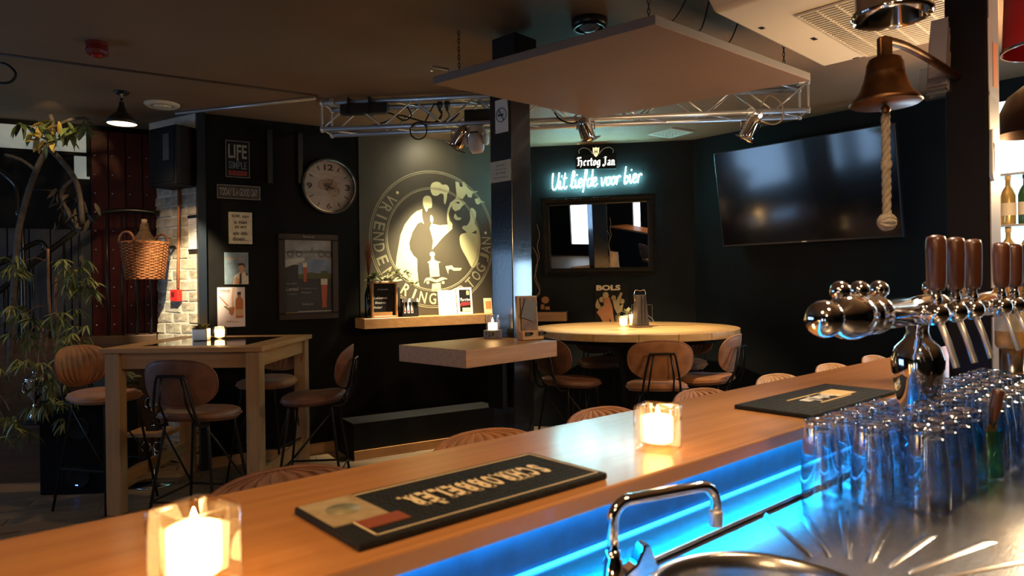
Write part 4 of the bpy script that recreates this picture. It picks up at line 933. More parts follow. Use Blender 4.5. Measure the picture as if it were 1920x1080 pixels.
# ================================================================== ON THE WALL SHELF
def sh_at(px, off=0.12): t_, _ = WA.hit(px, 580, off); return t_
SH = 1.1575
def oncard(name, label, cat, px0, px1, ztop_px, off, m, thick=0.008, lean=7, fr=WA, z0=SH):
    t0, _ = fr.hit(px0, 580, off); t1, _ = fr.hit(px1, 580, off); _, zt_ = fr.hit((px0+px1)/2, ztop_px, off)
    r = thing(name, label, cat, fr.at((t0+t1)/2, z0, off), (math.radians(-lean), 0, fr.rot)); w, h = t1-t0, zt_-z0
    MB().box(-w/2, w/2, -thick, 0, 0, h).build('panel', m, r, bevel=0.002, seg=1)
    return r, w, h, -thick
# wooden boxed chalkboard
t0, _ = WA.hit(693, 560, 0.13); t1, _ = WA.hit(741, 560, 0.13); zt_ = WA.hit(717, 528, 0.13)[1]
r = thing('boxed_menu_board', 'wooden box frame with a black handwritten board, left on the shelf', 'menu board', WA.at((t0+t1)/2, SH, 0.14), WA.rot); w, h = t1-t0, zt_-SH
for a, b_, c_, d_ in ((-w/2, -w/2+0.016, 0, h), (w/2-0.016, w/2, 0, h), (-w/2+0.016, w/2-0.016, 0, 0.016), (-w/2+0.016, w/2-0.016, h-0.016, h)): MB().box(a, b_, -0.05, 0.05, c_, d_).build('box_side', M_shelf, r, bevel=0.002, seg=1)
MB().box(-w/2+0.016, w/2-0.016, -0.02, -0.012, 0.016, h-0.016).build('board', M_signk, r)
MB().box(-w/2+0.016, w/2-0.05, -0.045, -0.03, 0.016, 0.05).build('lip', M_shelf, r)
b = MB()
for i, s_ in enumerate(('Lekkerste', 'likeuren', 'hier')): b.text(s_, -0.03+0.01*(i % 2)-0.012*i, h*0.55-0.042*i, w*(0.5-0.08*i), 0.022, -0.02, 0.001, 0, 0.25)
b.text('THE FAVOURITE', -0.01, h*0.78, w*0.42, 0.009, -0.02, 0.001)
b.build('lettering', M_white, r)
oncard('backing_card', 'thin black card leaning behind the boxed menu board', 'card', 738, 752, 538, 0.11, M_signk)
r, w, h, y = oncard('gift_box', 'small black box printed with three little white bottles', 'box', 752, 783, 560, 0.16, M_signk, 0.03)
MB().box(-w*0.45, w*0.5, y-0.001, y, h*0.80, h).build('white_corner', M_white, r)
for k in range(3):
    b = MB(); x = -w*0.34+k*w*0.22
    b.prism([(x-0.010, h*0.18), (x+0.010, h*0.18), (x+0.010, h*0.55), (x+0.004, h*0.66), (x+0.004, h*0.80), (x-0.004, h*0.80), (x-0.004, h*0.66), (x-0.010, h*0.55)], y-0.002, y); b.build('bottle_print', M_white, r)
    MB().box(x-0.006, x+0.006, y-0.003, y-0.002, h*0.22, h*0.34).build('red_label', M_signr, r)
oncard('blank_card', 'blank white card glaring under the spotlight on the shelf', 'card', 823, 857, 544, 0.15, M_white, 0.004)
r, w, h, y = oncard('framed_card', 'white framed beer card with red print, right of the blank white card', 'card', 858, 886, 539, 0.13, M_white, 0.014)
MB().box(-w*0.36, w*0.36, y-0.001, y, h*0.10, h*0.92).build('print', M_signk, r); gothic(MB(), 'Herto', 0, h*0.54, w*0.66, h*0.14, y-0.001, 0.001).build('lettering', M_white, r)
MB().prism([(-w*0.36, h*0.30), (w*0.36, h*0.34), (w*0.36, h*0.46), (-w*0.2, h*0.46), (-w*0.36, h*0.38)], y-0.002, y).build('red_swash', M_signr, r); MB().box(-w*0.2, w*0.36, y-0.002, y, h*0.10, h*0.24).build('badge', M_cream2, r)
MB().prism([(w*0.12, h*0.72), (w*0.3, h*0.72), (w*0.3, h*0.85), (w*0.21, h*0.9), (w*0.12, h*0.85)], y-0.002, y).build('shield', M_gold, r)
r, w, h, y = oncard('small_card', 'small cream card at the right end of the shelf beside the post', 'card', 908, 923, 559, 0.12, M_cream2, 0.006)
MB().box(-w*0.3, w*0.4, y-0.001, y, h*0.3, h*0.8).build('print', flat('orange_print', (0.55, 0.26, 0.08)), r)
r, w, h, y = oncard('dark_card', 'small dark card with amber print on the short shelf end right of the post', 'card', 1012, 1033, 552, 0.08, M_signk, 0.008, fr=WB)
MB().disc(0, h*0.68, w*0.34, y-0.001, y, 18, h*0.2).build('amber_print', flat('amber_print2', (0.40, 0.16, 0.05)), r); MB().box(-w*0.4, -w*0.08, y-0.001, y, h*0.15, h*0.42).box(w*0.0, w*0.4, y-0.001, y, h*0.12, h*0.30).build('amber_print', flat('amber_print2', (0.4, 0.16, 0.05)), r)
# dark bottle with dried grass
t_, _ = WA.hit(686, 560, 0.07)
r = thing('dried_grass_bottle', 'dark wine bottle with a red dried grass plume at the left shelf end', 'vase', WA.at(t_+0.01, SH, 0.12))
MB().lathe([(0.001, 0), (0.036, 0.0), (0.038, 0.01), (0.038, 0.20), (0.030, 0.24), (0.015, 0.28), (0.014, 0.34), (0.016, 0.345), (0.016, 0.36), (0.010, 0.36)], 20).build('bottle', mat('dark_bottle_glass', (0.008, 0.012, 0.008), 0.08), r)
g = MB(); rr2 = random.Random(3)
for i in range(70):
    z0 = 0.36+rr2.random()*0.02; an = rr2.uniform(0, 2*PI); L_ = rr2.uniform(0.12, 0.36); sp = rr2.uniform(0, 0.05)
    g.tube([(0.004*math.cos(an), 0.004*math.sin(an), z0), (sp*0.5*math.cos(an), sp*0.5*math.sin(an), z0+L_*0.6), (sp*math.cos(an)-0.01, sp*math.sin(an), z0+L_)], [0.0015, 0.0022, 0.0006], 4)
go = g.build('grass_plume', mat('dried_grass', (0.24, 0.075, 0.03), 0.7, var=0.3, scale=30), r); go['kind'] = 'stuff'

# leaves
def leafmesh(name, m, L, w, droop=0.25, nseg=5):
    b = MB(); v = []; f = []
    for i in range(nseg+1):
        t = i/nseg; ww = w*math.sin(PI*min(1, t*0.94+0.06))**0.8*(1-0.25*t); z = -droop*L*t*t
        v += [(-ww/2, L*t, z+ww*0.18), (0, L*t, z), (ww/2, L*t, z+ww*0.18)]
    for i in range(nseg): f += [(3*i, 3*i+1, 3*i+4, 3*i+3), (3*i+1, 3*i+2, 3*i+5, 3*i+4)]
    return b.add(v, f, True).build(name, m)
class Leaves:
    """parts called leaf that share a few meshes"""
    def __init__(s, kinds): s.k = kinds; s.used = [False]*len(kinds)
    def put(s, parent, loc, rot, k=None, sc=1.0):
        k = rnd.randrange(len(s.k)) if k is None else k
        o = s.k[k] if not s.used[k] else s.k[k].copy()
        if s.used[k]: C.objects.link(o)
        s.used[k] = True; o.parent = parent; o.location = loc; o.rotation_euler = rot; o.scale = (sc, sc, sc); return o
    def end(s):
        for o, u in zip(s.k, s.used):
            if not u: bpy.data.objects.remove(o)
M_gl = mat('pothos_leaf', (0.17, 0.22, 0.08), 0.45, var=0.4, scale=9); M_gl2 = mat('pale_pothos_leaf', (0.42, 0.44, 0.24), 0.5, var=0.3, scale=9)
pot = Leaves([leafmesh('leaf', M_gl, 0.075, 0.05), leafmesh('leaf', M_gl2, 0.07, 0.045), leafmesh('leaf', M_gl, 0.05, 0.035)])
tl_, _ = WA.hit(716, 560, 0.13)
r = thing('trailing_plant', 'trailing pale green plant draped over the boxed menu board', 'plant', WA.at(tl_, zt_+0.001, 0.14), WA.rot)
vine = smoothpath([(-0.13, -0.02, -0.01), (-0.08, -0.01, 0.015), (0, 0.0, 0.012), (0.09, -0.01, 0.03), (0.16, -0.03, 0.04), (0.24, -0.03, 0.01), (0.30, -0.02, -0.05)], 4)
MB().tube(vine, 0.004, 5).build('stem', M_gl, r)
for i in range(62):
    p = vine[rnd.randrange(len(vine))]; pot.put(r, (p.x+rnd.uniform(-.02, .02), p.y-rnd.uniform(0, .03), p.z+rnd.uniform(0.0, .045)), (rnd.uniform(-0.3, 0.9), rnd.uniform(-.5, .5), rnd.uniform(PI*0.55, PI*1.75)), sc=rnd.uniform(.6, 1.05))
pot.end()

# ================================================================== NEON WALL
# illuminated name plate
t, z, w, h = onwall(WB, 1079, 293, 1156, 316, 0.05)
r = thing('brewery_sign', 'small black sign with white gothic lettering and a gold shield above the neon', 'sign', WB.at(t, z, 0.05), (0, math.radians(1.2), WB.rot))
MB().box(-w/2, w/2, -0.02, 0.045, -h/2, h/2).build('plate', M_signk, r, bevel=0.002, seg=1)
M_litw = mat('lit_white_letter', (0.9, 0.9, 0.88), 0.5, emit=1.3, ecol=(1, 1, 0.96)); M_litg = mat('lit_gold_shield', (0.8, 0.6, 0.25), 0.5, emit=0.9, ecol=(0.95, 0.80, 0.42))
b = gothic(MB(), 'Hertog Jan', 0, -0.002, w*0.93, h*0.80, -0.02, 0.002)
b.build('lettering', M_litw, r)
sd = MB().prism([(-0.032, h/2+0.075), (-0.018, h/2+0.068), (0, h/2+0.076), (0.018, h/2+0.068), (0.032, h/2+0.075), (0.030, h/2+0.03), (0.016, h/2-0.005), (0, h/2-0.02), (-0.016, h/2-0.005), (-0.030, h/2+0.03)], -0.03, -0.012).build('shield', M_litg, r)
MB().text('H', 0, h/2+0.032, 0.028, 0.042, -0.03, 0.002, 0.03).build('shield_letter', M_signk, sd)
sc2 = MB()
for s_ in (-1, 1): sc2.tube(smoothpath([(s_*0.03, -0.01, h/2+0.01), (s_*0.07, -0.01, h/2+0.06), (s_*0.13, -0.01, h/2+0.075), (s_*0.17, -0.01, h/2+0.05), (s_*0.165, -0.01, h/2+0.02)], 4), 0.004, 5)
sc2.build('scroll', M_alu, r)
MB().tube([(0, 0, h/2+0.07), (0, 0, CEIL-z)], 0.003, 5).build('cord', M_iron, r)
# neon script
GL = {'U': (0.62, [[(0, 1), (0.02, 0.35), (0.12, 0.02), (0.32, 0.05), (0.46, 0.4), (0.5, 1), (0.48, 0.3), (0.6, 0.02)]]),
 'i': (0.26, [[(0.02, 0.5), (0.06, 0.12), (0.16, 0.0), (0.26, 0.14)], [(0.10, 0.74), (0.13, 0.80)]]), 't': (0.34, [[(0.10, 0.95), (0.08, 0.2), (0.2, 0.0), (0.34, 0.14)], [(-0.04, 0.62), (0.26, 0.66)]]),
 'l': (0.34, [[(0.0, 0.12), (0.2, 0.55), (0.24, 0.95), (0.12, 1.0), (0.08, 0.5), (0.14, 0.03), (0.34, 0.12)]]), 'e': (0.38, [[(0.0, 0.18), (0.26, 0.34), (0.22, 0.52), (0.06, 0.45), (0.05, 0.14), (0.18, 0.0), (0.38, 0.14)]]),
 'f': (0.34, [[(0.0, 0.2), (0.24, 0.75), (0.22, 1.02), (0.12, 0.98), (0.10, 0.0), (0.06, -0.30)], [(0.0, 0.42), (0.28, 0.46)]]),
 'd': (0.44, [[(0.32, 0.42), (0.12, 0.48), (0.02, 0.22), (0.12, 0.0), (0.32, 0.20), (0.36, 1.0), (0.33, 0.12), (0.44, 0.06)]]),
 'v': (0.40, [[(0.0, 0.48), (0.10, 0.05), (0.18, 0.02), (0.32, 0.45), (0.40, 0.42)]]), 'o': (0.40, [[(0.18, 0.48), (0.03, 0.36), (0.05, 0.06), (0.2, 0.0), (0.32, 0.2), (0.24, 0.46), (0.4, 0.40)]]),
 'r': (0.34, [[(0.04, 0.0), (0.08, 0.48), (0.08, 0.32), (0.2, 0.5), (0.32, 0.42)]]), 'b': (0.40, [[(0.06, 1.0), (0.04, 0.1), (0.18, 0.0), (0.32, 0.2), (0.22, 0.44), (0.06, 0.30)]]), ' ': (0.26, [])}
t0, z0 = WB.hit(1034, 356, 0.05); t1, z1 = WB.hit(1203, 341, 0.05); ln = math.hypot(t1-t0, z1-z0); slope = math.atan2(z1-z0, t1-t0)
s_tot = sum(GL[c][0] for c in 'Uit liefde voor bier'); k = ln/s_tot; hh = 0.165
r = thing('neon_sign', 'glowing cyan neon script rising to the right above the mirror', 'neon sign', WB.at(t0, z0, 0.04), (0, -slope, WB.rot))
x = 0; idx = 0; word = MB(); stand = MB()
def flush(name='neon_word'):
    global word
    if word.v: word.build(name, M_neon, r)
    word = MB()
for c in 'Uit liefde voor bier':
    a, ss_ = GL[c]
    if c == ' ': flush()
    for st in ss_: word.tube(smoothpath([(x+p*k+0.16*q*hh, 0, q*hh) for p, q in st], 4), 0.0048, 6)
    if c in 'Uldbv': stand.tube([(x+0.15*k, 0.0, 0.05), (x+0.15*k, 0.038, 0.05)], 0.004, 5)
    x += a*k
flush(); stand.build('tube_stand', M_iron, r)
bd = MB().tube([(-0.03, 0.01, 0.0), (ln*0.5, 0.01, -0.03), (ln+0.02, 0.01, 0.05), (ln+0.03, 0.01, 0.15)], 0.003, 5).build('cable', M_iron, r)
# mirror hung leaning forward
t, z = WB.hit(1122, 443, 0.08); w = WB.hit(1228, 443, 0.08)[0]-WB.hit(1014, 443, 0.08)[0]; h = WB.hit(1122, 368, 0.08)[1]-WB.hit(1122, 517, 0.08)[1]
r = thing('wall_mirror', 'wide mirror in a carved black frame, under the neon script', 'mirror', WB.at(t, z, 0.115), (math.radians(5.8), 0, WB.rot-0.115))
fw = 0.082
MB().box(-w/2+fw*0.8, w/2-fw*0.8, -0.012, 0, -h/2+fw*0.8, h/2-fw*0.8).build('mirror_glass', M_mirror, r)
M_mf = mat('carved_black_frame', (0.006, 0.0055, 0.005), 0.5, spec=0.22, var=0.4, scale=60, bump=0.6, bscale=70)
for vert in (0, 1):
    for s_ in (-1, 1):
        b = MB(); L_ = w if not vert else h
        prof = [(0, 0), (0, -0.03), (0.02, -0.042), (0.045, -0.030), (0.07, -0.036), (fw, -0.014), (fw, 0)]
        v = []
        for e_ in (-1, 1):
            for d_, y in prof:
                al = e_*(L_/2-d_); ac = s_*((h if not vert else w)/2-d_)
                v.append((al, y, ac) if not vert else (ac, y, al))
        n = len(prof); f = [(i, i+1, n+i+1, n+i) for i in range(n-1)]
        b.add(v, f); o = b.build('frame_rail', M_mf, r)
        orn = MB(); m_ = int(L_/0.026)
        for i in range(m_):
            al = -L_/2+0.03+i*(L_-0.06)/(m_-1); ac = s_*((h if not vert else w)/2-0.022)
            orn.ball((al, -0.041, ac) if not vert else (ac, -0.041, al), 0.009, 6, 4)
        oo = orn.build('carving', M_mf, o); oo['kind'] = 'stuff'
# BOLS panel standing on the back: plain generic revellers
t, z, w, h = onwall(WB, 1114, 533, 1180, 618, 0.03)
r = thing('advert_panel', 'black advertising panel with cream lettering and orange revellers, behind the round table', 'sign', WB.at(t, z, 0.002), WB.rot)
MB().box(-w/2, w/2, -0.015, 0, -h/2-0.08, h/2).build('plate', M_signk, r, bevel=0.002, seg=1); y = -0.015
b = MB().text('BOLS', -w*0.09, h*0.42, w*0.70, h*0.12, y, 0.001, 0.05)
b.build('lettering', M_cream2, r)
M_or = mat('orange_print2', (0.60, 0.17, 0.045), 0.55, col2=(0.50, 0.24, 0.09), scale=14); M_cr = mat('cream_figure_print', (0.55, 0.42, 0.20), 0.55, col2=(0.40, 0.28, 0.12), scale=14)
card(r, 'orange_figure', [(0.22, 0.30), (0.32, 0.22), (0.44, 0.30), (0.52, 0.50), (0.54, 0.66), (0.58, 0.84), (0.50, 0.86), (0.44, 0.74), (0.42, 0.90), (0.34, 0.99), (0.26, 0.86), (0.16, 0.72), (0.06, 0.62), (0.16, 0.52), (0.28, 0.46)], w, h, y, M_or, 0.002)
card(r, 'cream_figure', [(0.52, 0.34), (0.58, 0.28), (0.64, 0.36), (0.76, 0.18), (0.82, 0.20), (0.74, 0.40), (0.72, 0.48), (0.84, 0.44), (0.80, 0.60), (0.66, 0.66), (0.58, 0.54)], w, h, y, M_cr, 0.002)
card(r, 'cream_figure', [(0.03, 0.44), (0.09, 0.32), (0.14, 0.42), (0.20, 0.50), (0.16, 0.56), (0.04, 0.52)], w, h, y, M_cr, 0.002)
MB().disc(-w*0.28, h*0.16, 0.028, y-0.002, y, 14).disc(w*0.30, h*0.12, 0.026, y-0.002, y, 14).disc(w*0.06, h*0.20, 0.024, y-0.002, y, 14).disc(-w*0.17, h*0.26, 0.03, y-0.003, y, 14).build('head_print', M_cr, r)
card(r, 'sheaf_print', [(0.60, 0.70), (0.74, 0.64), (0.70, 0.99), (0.62, 0.99)], w, h, y, flat('olive_print', (0.22, 0.17, 0.07)), 0.002)
# black chalkboard half hidden behind the round table
t, z, w, h = onwall(WB, 1183, 571, 1225, 625, 0.03)
r = thing('advert_panel', 'black round-badge panel with thin white lines, right of the cutlery tower', 'sign', WB.at(t, z, 0.002), WB.rot)
MB().box(-w/2, w/2, -0.012, 0, -h/2-0.08, h/2).build('plate', M_signk, r, bevel=0.002, seg=1)
frame_lines(w*0.96, h*0.98, 0, -0.012, 0.004).build('border_line', M_signw, r); MB().ring(-w*0.1, -h*0.35, h*0.52, h*0.56, -0.0135, -0.012, 40, 0, PI).ring(-w*0.1, -h*0.35, h*0.42, h*0.45, -0.0135, -0.012, 40, 0, PI).build('ring_line', M_signw, r)
MB().text('LE', w*0.26, -h*0.32, w*0.32, h*0.16, -0.012, 0.001, 0.03).build('lettering', M_white, r)

# ================================================================== TELEVISION
t0, zb = WC.hit(1357, 463, 0.10); t1 = WC.hit(1695, 455, 0.10)[0]; hgt = 0.98
wtv = t1-t0
tv = thing('television', 'large black wall television tilted forward on the charcoal wall', 'television', WC.at((t0+t1)/2, zb, 0.10), (math.radians(9.5), 0, WC.rot))
_, ztop = WC.hit(1337, 287, 0.27); hgt = (ztop-zb)/math.cos(math.radians(9.5))
MB().box(-wtv/2, wtv/2, -0.012, 0.035, 0, hgt).build('casing', M_plastic, tv, bevel=0.004)
MB().box(-wtv/2+0.010, wtv/2-0.010, -0.0135, -0.0121, 0.018, hgt-0.010).build('screen', M_screen, tv)
MB().box(-0.02, 0.02, -0.0145, -0.012, 0.006, 0.014).build('logo_strip', M_alu, tv)
MB().box(-0.3, 0.3, 0.035, 0.06, 0.25, 0.6).build('wall_bracket', M_iron, tv)

# ================================================================== POST: signs, twigs
PL = Frame(PC.x, PC.y, 0); PL.o = Vector((PC.x, PC.y, 0)) + DV*0.2; PL.rot = DROT-PI/2; PL.u = -DV; PL.n = -DU    # left face of the post, x runs toward the camera corner
def onpost(x0, y0, x1, y1): return onwall(PL, x0, y0, x1, y1)
t, z, w, h = onpost(929, 190, 953, 246)
r = thing('no_smoking_sign', 'white no smoking sign high on the square post', 'sign', PL.at(t, z, 0.001), PL.rot)
MB().box(-w/2, w/2, -0.004, 0, -h/2, h/2).build('plate', M_white, r)
cz = h*0.03; R2 = w*0.42
MB().ring(0, cz, R2*0.90, R2, -0.0055, -0.004, 32).build('ring', M_ink, r); g = math.radians(-60)
MB().prism([(R2*0.9*math.cos(g+PI+0.08), cz+R2*0.9*math.sin(g+PI+0.08)), (R2*0.9*math.cos(g-0.08), cz+R2*0.9*math.sin(g-0.08)), (R2*0.9*math.cos(g+0.08), cz+R2*0.9*math.sin(g+0.08)), (R2*0.9*math.cos(g+PI-0.08), cz+R2*0.9*math.sin(g+PI-0.08))], -0.0055, -0.004).build('slash', M_ink, r)
MB().box(-R2*0.6, R2*0.4, -0.005, -0.004, cz-0.006, cz+0.006).box(-R2*0.66, -R2*0.6, -0.005, -0.004, cz-0.006, cz+0.03).build('cigarette_print', M_ink, r)
t, z, w, h = onpost(920, 305, 958, 338)
r = thing('paper_notice', 'cream paper notice with small dark lines on the square post', 'notice', PL.at(t, z, 0.001), PL.rot)
MB().box(-w/2, w/2, -0.002, 0, -h/2, h/2).build('sheet', mat('aged_paper', (0.62, 0.58, 0.46), 0.6), r)
b = MB()
for i, s_ in enumerate(('BETALEN', 'alleen met pin', 'graag', 'direct afrekenen')): b.text(s_, w*0.02, h*(0.28-0.19*i), w*(0.4+0.13*(i % 2)+0.05*i), h*0.085, -0.002, 0.0006)
b.build('lettering', M_ink, r)
tw_ = thing('twig_garland', 'dried bare twigs tied along the back of the square post', 'decoration', PC + DU*0.21 + DV*0.02)
for k_ in range(2):
    pts = [(0.004, 0.0, 1.32)]
    for i in range(7): pts.append((0.012+rnd.uniform(0, 0.05), rnd.uniform(-0.03, 0.05), 1.32+0.09*(i+1)*(0.6+0.25*k_)))
    MB().tube(smoothpath(pts, 3), 0.0025, 5).build('twig', mat('dry_twig', (0.22, 0.14, 0.09), 0.8), tw_)

# ================================================================== ON THE SMALL WALL TABLE
p = at_z(924, 634, DT)
r = thing('hurricane_candle', 'lit glass hurricane candle in a grey concrete foot numbered 928', 'candle holder', p)
MB().lathe([(0.001, 0), (0.060, 0), (0.062, 0.003), (0.062, 0.052), (0.058, 0.055), (0.001, 0.055)], 32).build('concrete_foot', mat('grey_concrete', (0.27, 0.26, 0.25), 0.8, var=0.15, scale=30), r)
MB().shell([(0.050, 0.055), (0.052, 0.10), (0.052, 0.155)], 32).shell([(0.048, 0.055), (0.0495, 0.10), (0.0495, 0.155)], 32).build('glass_cylinder', M_glass, r)
MB().lathe([(0.001, 0.055), (0.031, 0.055), (0.031, 0.10), (0.028, 0.103), (0.001, 0.098)], 24).build('wax', M_wax, r); MB().lathe([(0.001, 0.10), (0.006, 0.108), (0.006, 0.118), (0.0005, 0.138)], 10).build('flame', M_flame, r)
b = MB(); n_ = 0
for i, ch in enumerate('928'):
    g = math.radians(-132+i*22); b.M = Matrix.Translation((0.0622*math.cos(g), 0.0622*math.sin(g), 0.030)) @ RZ(g+PI/2); b.text(ch, 0, 0, 0.018, 0.028, 0.0, 0.0006, 0.02)
b.build('numeral', M_ink, r)
light('candle_light', 'POINT', (p.x, p.y, p.z+0.17), 0.5, (1, 0.55, 0.2), shadow_soft_size=0.02)
p = at_z(951, 628, DT)
r = thing('glass_lantern', 'clear glass lantern vase behind the hurricane candle', 'candle holder', Vector((p.x+0.005, p.y-0.02, DT)))
MB().lathe([(0.001, 0), (0.04, 0), (0.042, 0.004), (0.042, 0.055), (0.001, 0.055)], 28).build('foot', M_plastic, r); MB().shell([(0.048, 0.055), (0.050, 0.16)], 28).shell([(0.046, 0.055), (0.048, 0.16)], 28).build('glass_cylinder', glass('smoke_glass', (0.62, 0.5, 0.38), 0.08, 0.6), r)
p = at_z(992, 637, DT)
r = thing('menu_clipboard', 'wooden menu stand with clipped cards and black clips, in front of the post', 'menu stand', p, (math.radians(-4), 0, math.radians(30)))
MB().box(-0.075, 0.075, 0, 0.03, 0.0, 0.285).build('back_board', M_oakz, r, bevel=0.003); MB().box(-0.075, 0.085, -0.045, 0.0, 0.0, 0.06).build('front_ledge', M_oak, r, bevel=0.003)
MB().box(-0.055, 0.062, -0.008, -0.001, 0.06, 0.275).build('menu_card', mat('dark_menu_print', (0.06, 0.035, 0.025), 0.4, col2=(0.22, 0.10, 0.06), scale=22), r)
sh_ = MB().at((0.0, -0.013, 0.19), RY(math.radians(18))).box(-0.045, 0.05, -0.003, 0.003, -0.06, 0.065).home().build('grey_card', mat('grey_card', (0.10, 0.10, 0.10), 0.5), r)
for x in (-0.03, 0.07): MB().box(x-0.022, x+0.018, -0.055, -0.045, 0.025, 0.05).at((x+0.02, -0.058, 0.04), RX(PI/2)).lathe([(0.009, -0.003), (0.009, 0.004), (0.001, 0.006)], 12).home().build('clip', M_iron, r)

# ================================================================== ON THE ROUND TABLE
def votive(name, label, c, m_w, group=None, s=1.0):
    r = thing(name, label, 'candle holder', c, 0, group)
    MB().shell([(0.026*s, 0.0), (0.036*s, 0.012), (0.041*s, 0.04), (0.040*s, 0.07), (0.036*s, 0.09)], 24).shell([(0.001, 0.01), (0.030*s, 0.014), (0.038*s, 0.04), (0.037*s, 0.07), (0.034*s, 0.09)], 24).build('glass', M_thick, r)
    MB().lathe([(0.001, 0.013), (0.026*s, 0.014), (0.028*s, 0.066), (0.024*s, 0.068), (0.001, 0.062)], 20).build('wax', m_w, r); MB().lathe([(0.001, 0.064), (0.005, 0.071), (0.005, 0.079), (0.0005, 0.092)], 10).build('flame', M_flame, r)
    light('candle_light', 'POINT', (c[0], c[1], c[2]+0.11), 0.35, (1, 0.55, 0.2), shadow_soft_size=0.02)
    return r
p = at_z(1169, 613, RT); votive('votive_candle', 'lit round glass votive on the round table, nearest the cutlery tower', p, M_waxb, 'votives on the round table', 1.15)
p = at_z(1187, 607, RT)
r = thing('tumbler_candle', 'lit tapered glass candle half behind the cutlery tower', 'candle holder', p, 0, 'votives on the round table')
MB().shell([(0.030, 0.0), (0.042, 0.10)], 20).shell([(0.028, 0.005), (0.040, 0.10)], 20).build('glass', M_thick, r); MB().lathe([(0.001, 0.006), (0.027, 0.006), (0.036, 0.08), (0.001, 0.078)], 20).build('wax', M_waxb, r)
p = at_z(1201, 614, RT)
r = thing('cutlery_tower', 'tall tapered dark brown holder with a wire handle on the round table', 'cutlery holder', p, math.radians(20))
MB().box(-0.075, 0.075, -0.06, 0.06, 0.0, 0.018).build('base_board', M_dwood, r, bevel=0.003)
b = MB(); v = [(sx*(0.055 if z_ == 0 else 0.036), sy*(0.045 if z_ == 0 else 0.032), 0.018 if z_ == 0 else 0.265) for z_ in (0, 1) for sx, sy in ((-1, -1), (1, -1), (1, 1), (-1, 1))]
b.add(v, [(0, 1, 5, 4), (1, 2, 6, 5), (2, 3, 7, 6), (3, 0, 4, 7), (4, 5, 6, 7), (3, 2, 1, 0)]); b.build('tower', mat('umber_wood', (0.026, 0.018, 0.014), 0.5, var=0.2, scale=20, spec=0.3), r, bevel=0.004)
for x in (-0.012, 0.018): MB().prism([(x-0.003, 0.02), (x+0.003, 0.02), (x+0.002, 0.262), (x-0.002, 0.262)], -0.044, -0.036).build('groove_strip', M_black, r)
MB().tube(smoothpath([(-0.048, 0, 0.22), (-0.058, 0, 0.27), (-0.040, 0, 0.305), (0.0, 0, 0.298), (0.040, 0, 0.305), (0.050, 0, 0.27), (0.042, 0, 0.22)], 5), 0.003, 6).build('wire_handle', M_chrome, r)
st_ = Leaves([leafmesh('leaf', M_gl2, 0.06, 0.03)])
p = at_z(1180, 605, RT); r = thing('small_potted_plant', 'little pale plant in a tin behind the votives on the round table', 'plant', Vector((p.x, p.y+0.10, RT)))
MB().lathe([(0.001, 0), (0.032, 0), (0.036, 0.07), (0.030, 0.07), (0.001, 0.065)], 18).build('tin_pot', M_alu, r)
for i in range(16): st_.put(r, (0, 0, 0.065), (rnd.uniform(0.5, 1.3), 0, rnd.uniform(0, 2*PI)), sc=rnd.uniform(0.9, 1.5))
b = MB()
for (x0, x1, yy2, s_) in ((-0.28, -0.03, -0.34, 0.020), (0.12, 0.55, 0.16, 0.028)):
    v = []; n_ = 22
    top = []; bot = []
    for i in range(n_+1):
        x = x0+(x1-x0)*i/n_; hgt_ = s_*(0.35+0.65*abs(math.sin(i*1.3)))*math.sin(PI*(i+0.3)/(n_+0.6)); top.append((x, yy2+hgt_)); bot.append((x, yy2-hgt_*0.7))
    bo = MB().slab(top + bot[::-1], RT+0.0004, RT+0.0012).build('burnt_print', flat('burnt_mark', (0.10, 0.055, 0.025)), rt); bo.rotation_euler = (0, 0, -math.radians(12))


# ================================================================== ON THE HIGH TABLE
p = at_z(412, 635, HT); votive('votive_candle', 'lit round glass votive on the square high table', p, M_waxb, None, 1.25)
p = at_z(378, 638, HT)
r = thing('zinc_planter', 'square zinc pot with a small yellow green plant on the square high table', 'plant', p, math.radians(8))
MB().box(-0.05, 0.05, -0.05, 0.05, 0, 0.085).build('zinc_pot', M_alu, r, bevel=0.006)
st2 = Leaves([leafmesh('leaf', mat('succulent_leaf', (0.25, 0.24, 0.08), 0.5, var=0.3, scale=9), 0.06, 0.035), leafmesh('leaf', M_leafy, 0.06, 0.035)])
for i in range(26): st2.put(r, (rnd.uniform(-.03, .03), rnd.uniform(-.03, .03), 0.082), (rnd.uniform(0.1, 1.2), 0, rnd.uniform(0, 2*PI)), sc=rnd.uniform(0.7, 1.1))

# ================================================================== TRUSS AND STAGE LIGHTS
TZ0 = 2.612; a = at_z(604, 243, TZ0); b_ = at_z(1516, 206, TZ0)
td = (b_-a); TL = td.length; trot = math.atan2(td.y, td.x); TS = 0.195
tr = thing('lighting_truss', 'square aluminium lighting truss hung under the ceiling across the room', 'truss', a, trot)
for y in (0, TS):
    for z in (0, TS): MB().at((0, y, z), RY(PI/2)).lathe([(0.019, 0), (0.019, TL)], 16).home().build('chord', M_alu, tr)
n = 15; st_ = TL/n
br = None
def brace(p, q):
    MB().tube([p, q], 0.007, 7).build('brace', M_alu, tr)
for i in range(n):
    x0, x1 = i*st_, (i+1)*st_
    for y in (0, TS): brace((x0, y, 0), (x1, y, TS)) if i % 2 == 0 else brace((x0, y, TS), (x1, y, 0))
    if i % 2 == 0:
        for z in (0, TS): brace((x0, 0, z), (x1, TS, z))
for x in (0, TL):
    b = MB(); b.tube([(x, 0, 0), (x, TS, 0), (x, TS, TS), (x, 0, TS)], 0.009, 8, closed=True, smooth=False)
    for y in (0, TS):
        for z in (0, TS): b.at((x-0.008, y, z), RY(PI/2)).lathe([(0.024, 0), (0.024, 0.016)], 14).home()
    b.build('end_frame', M_alu, tr)
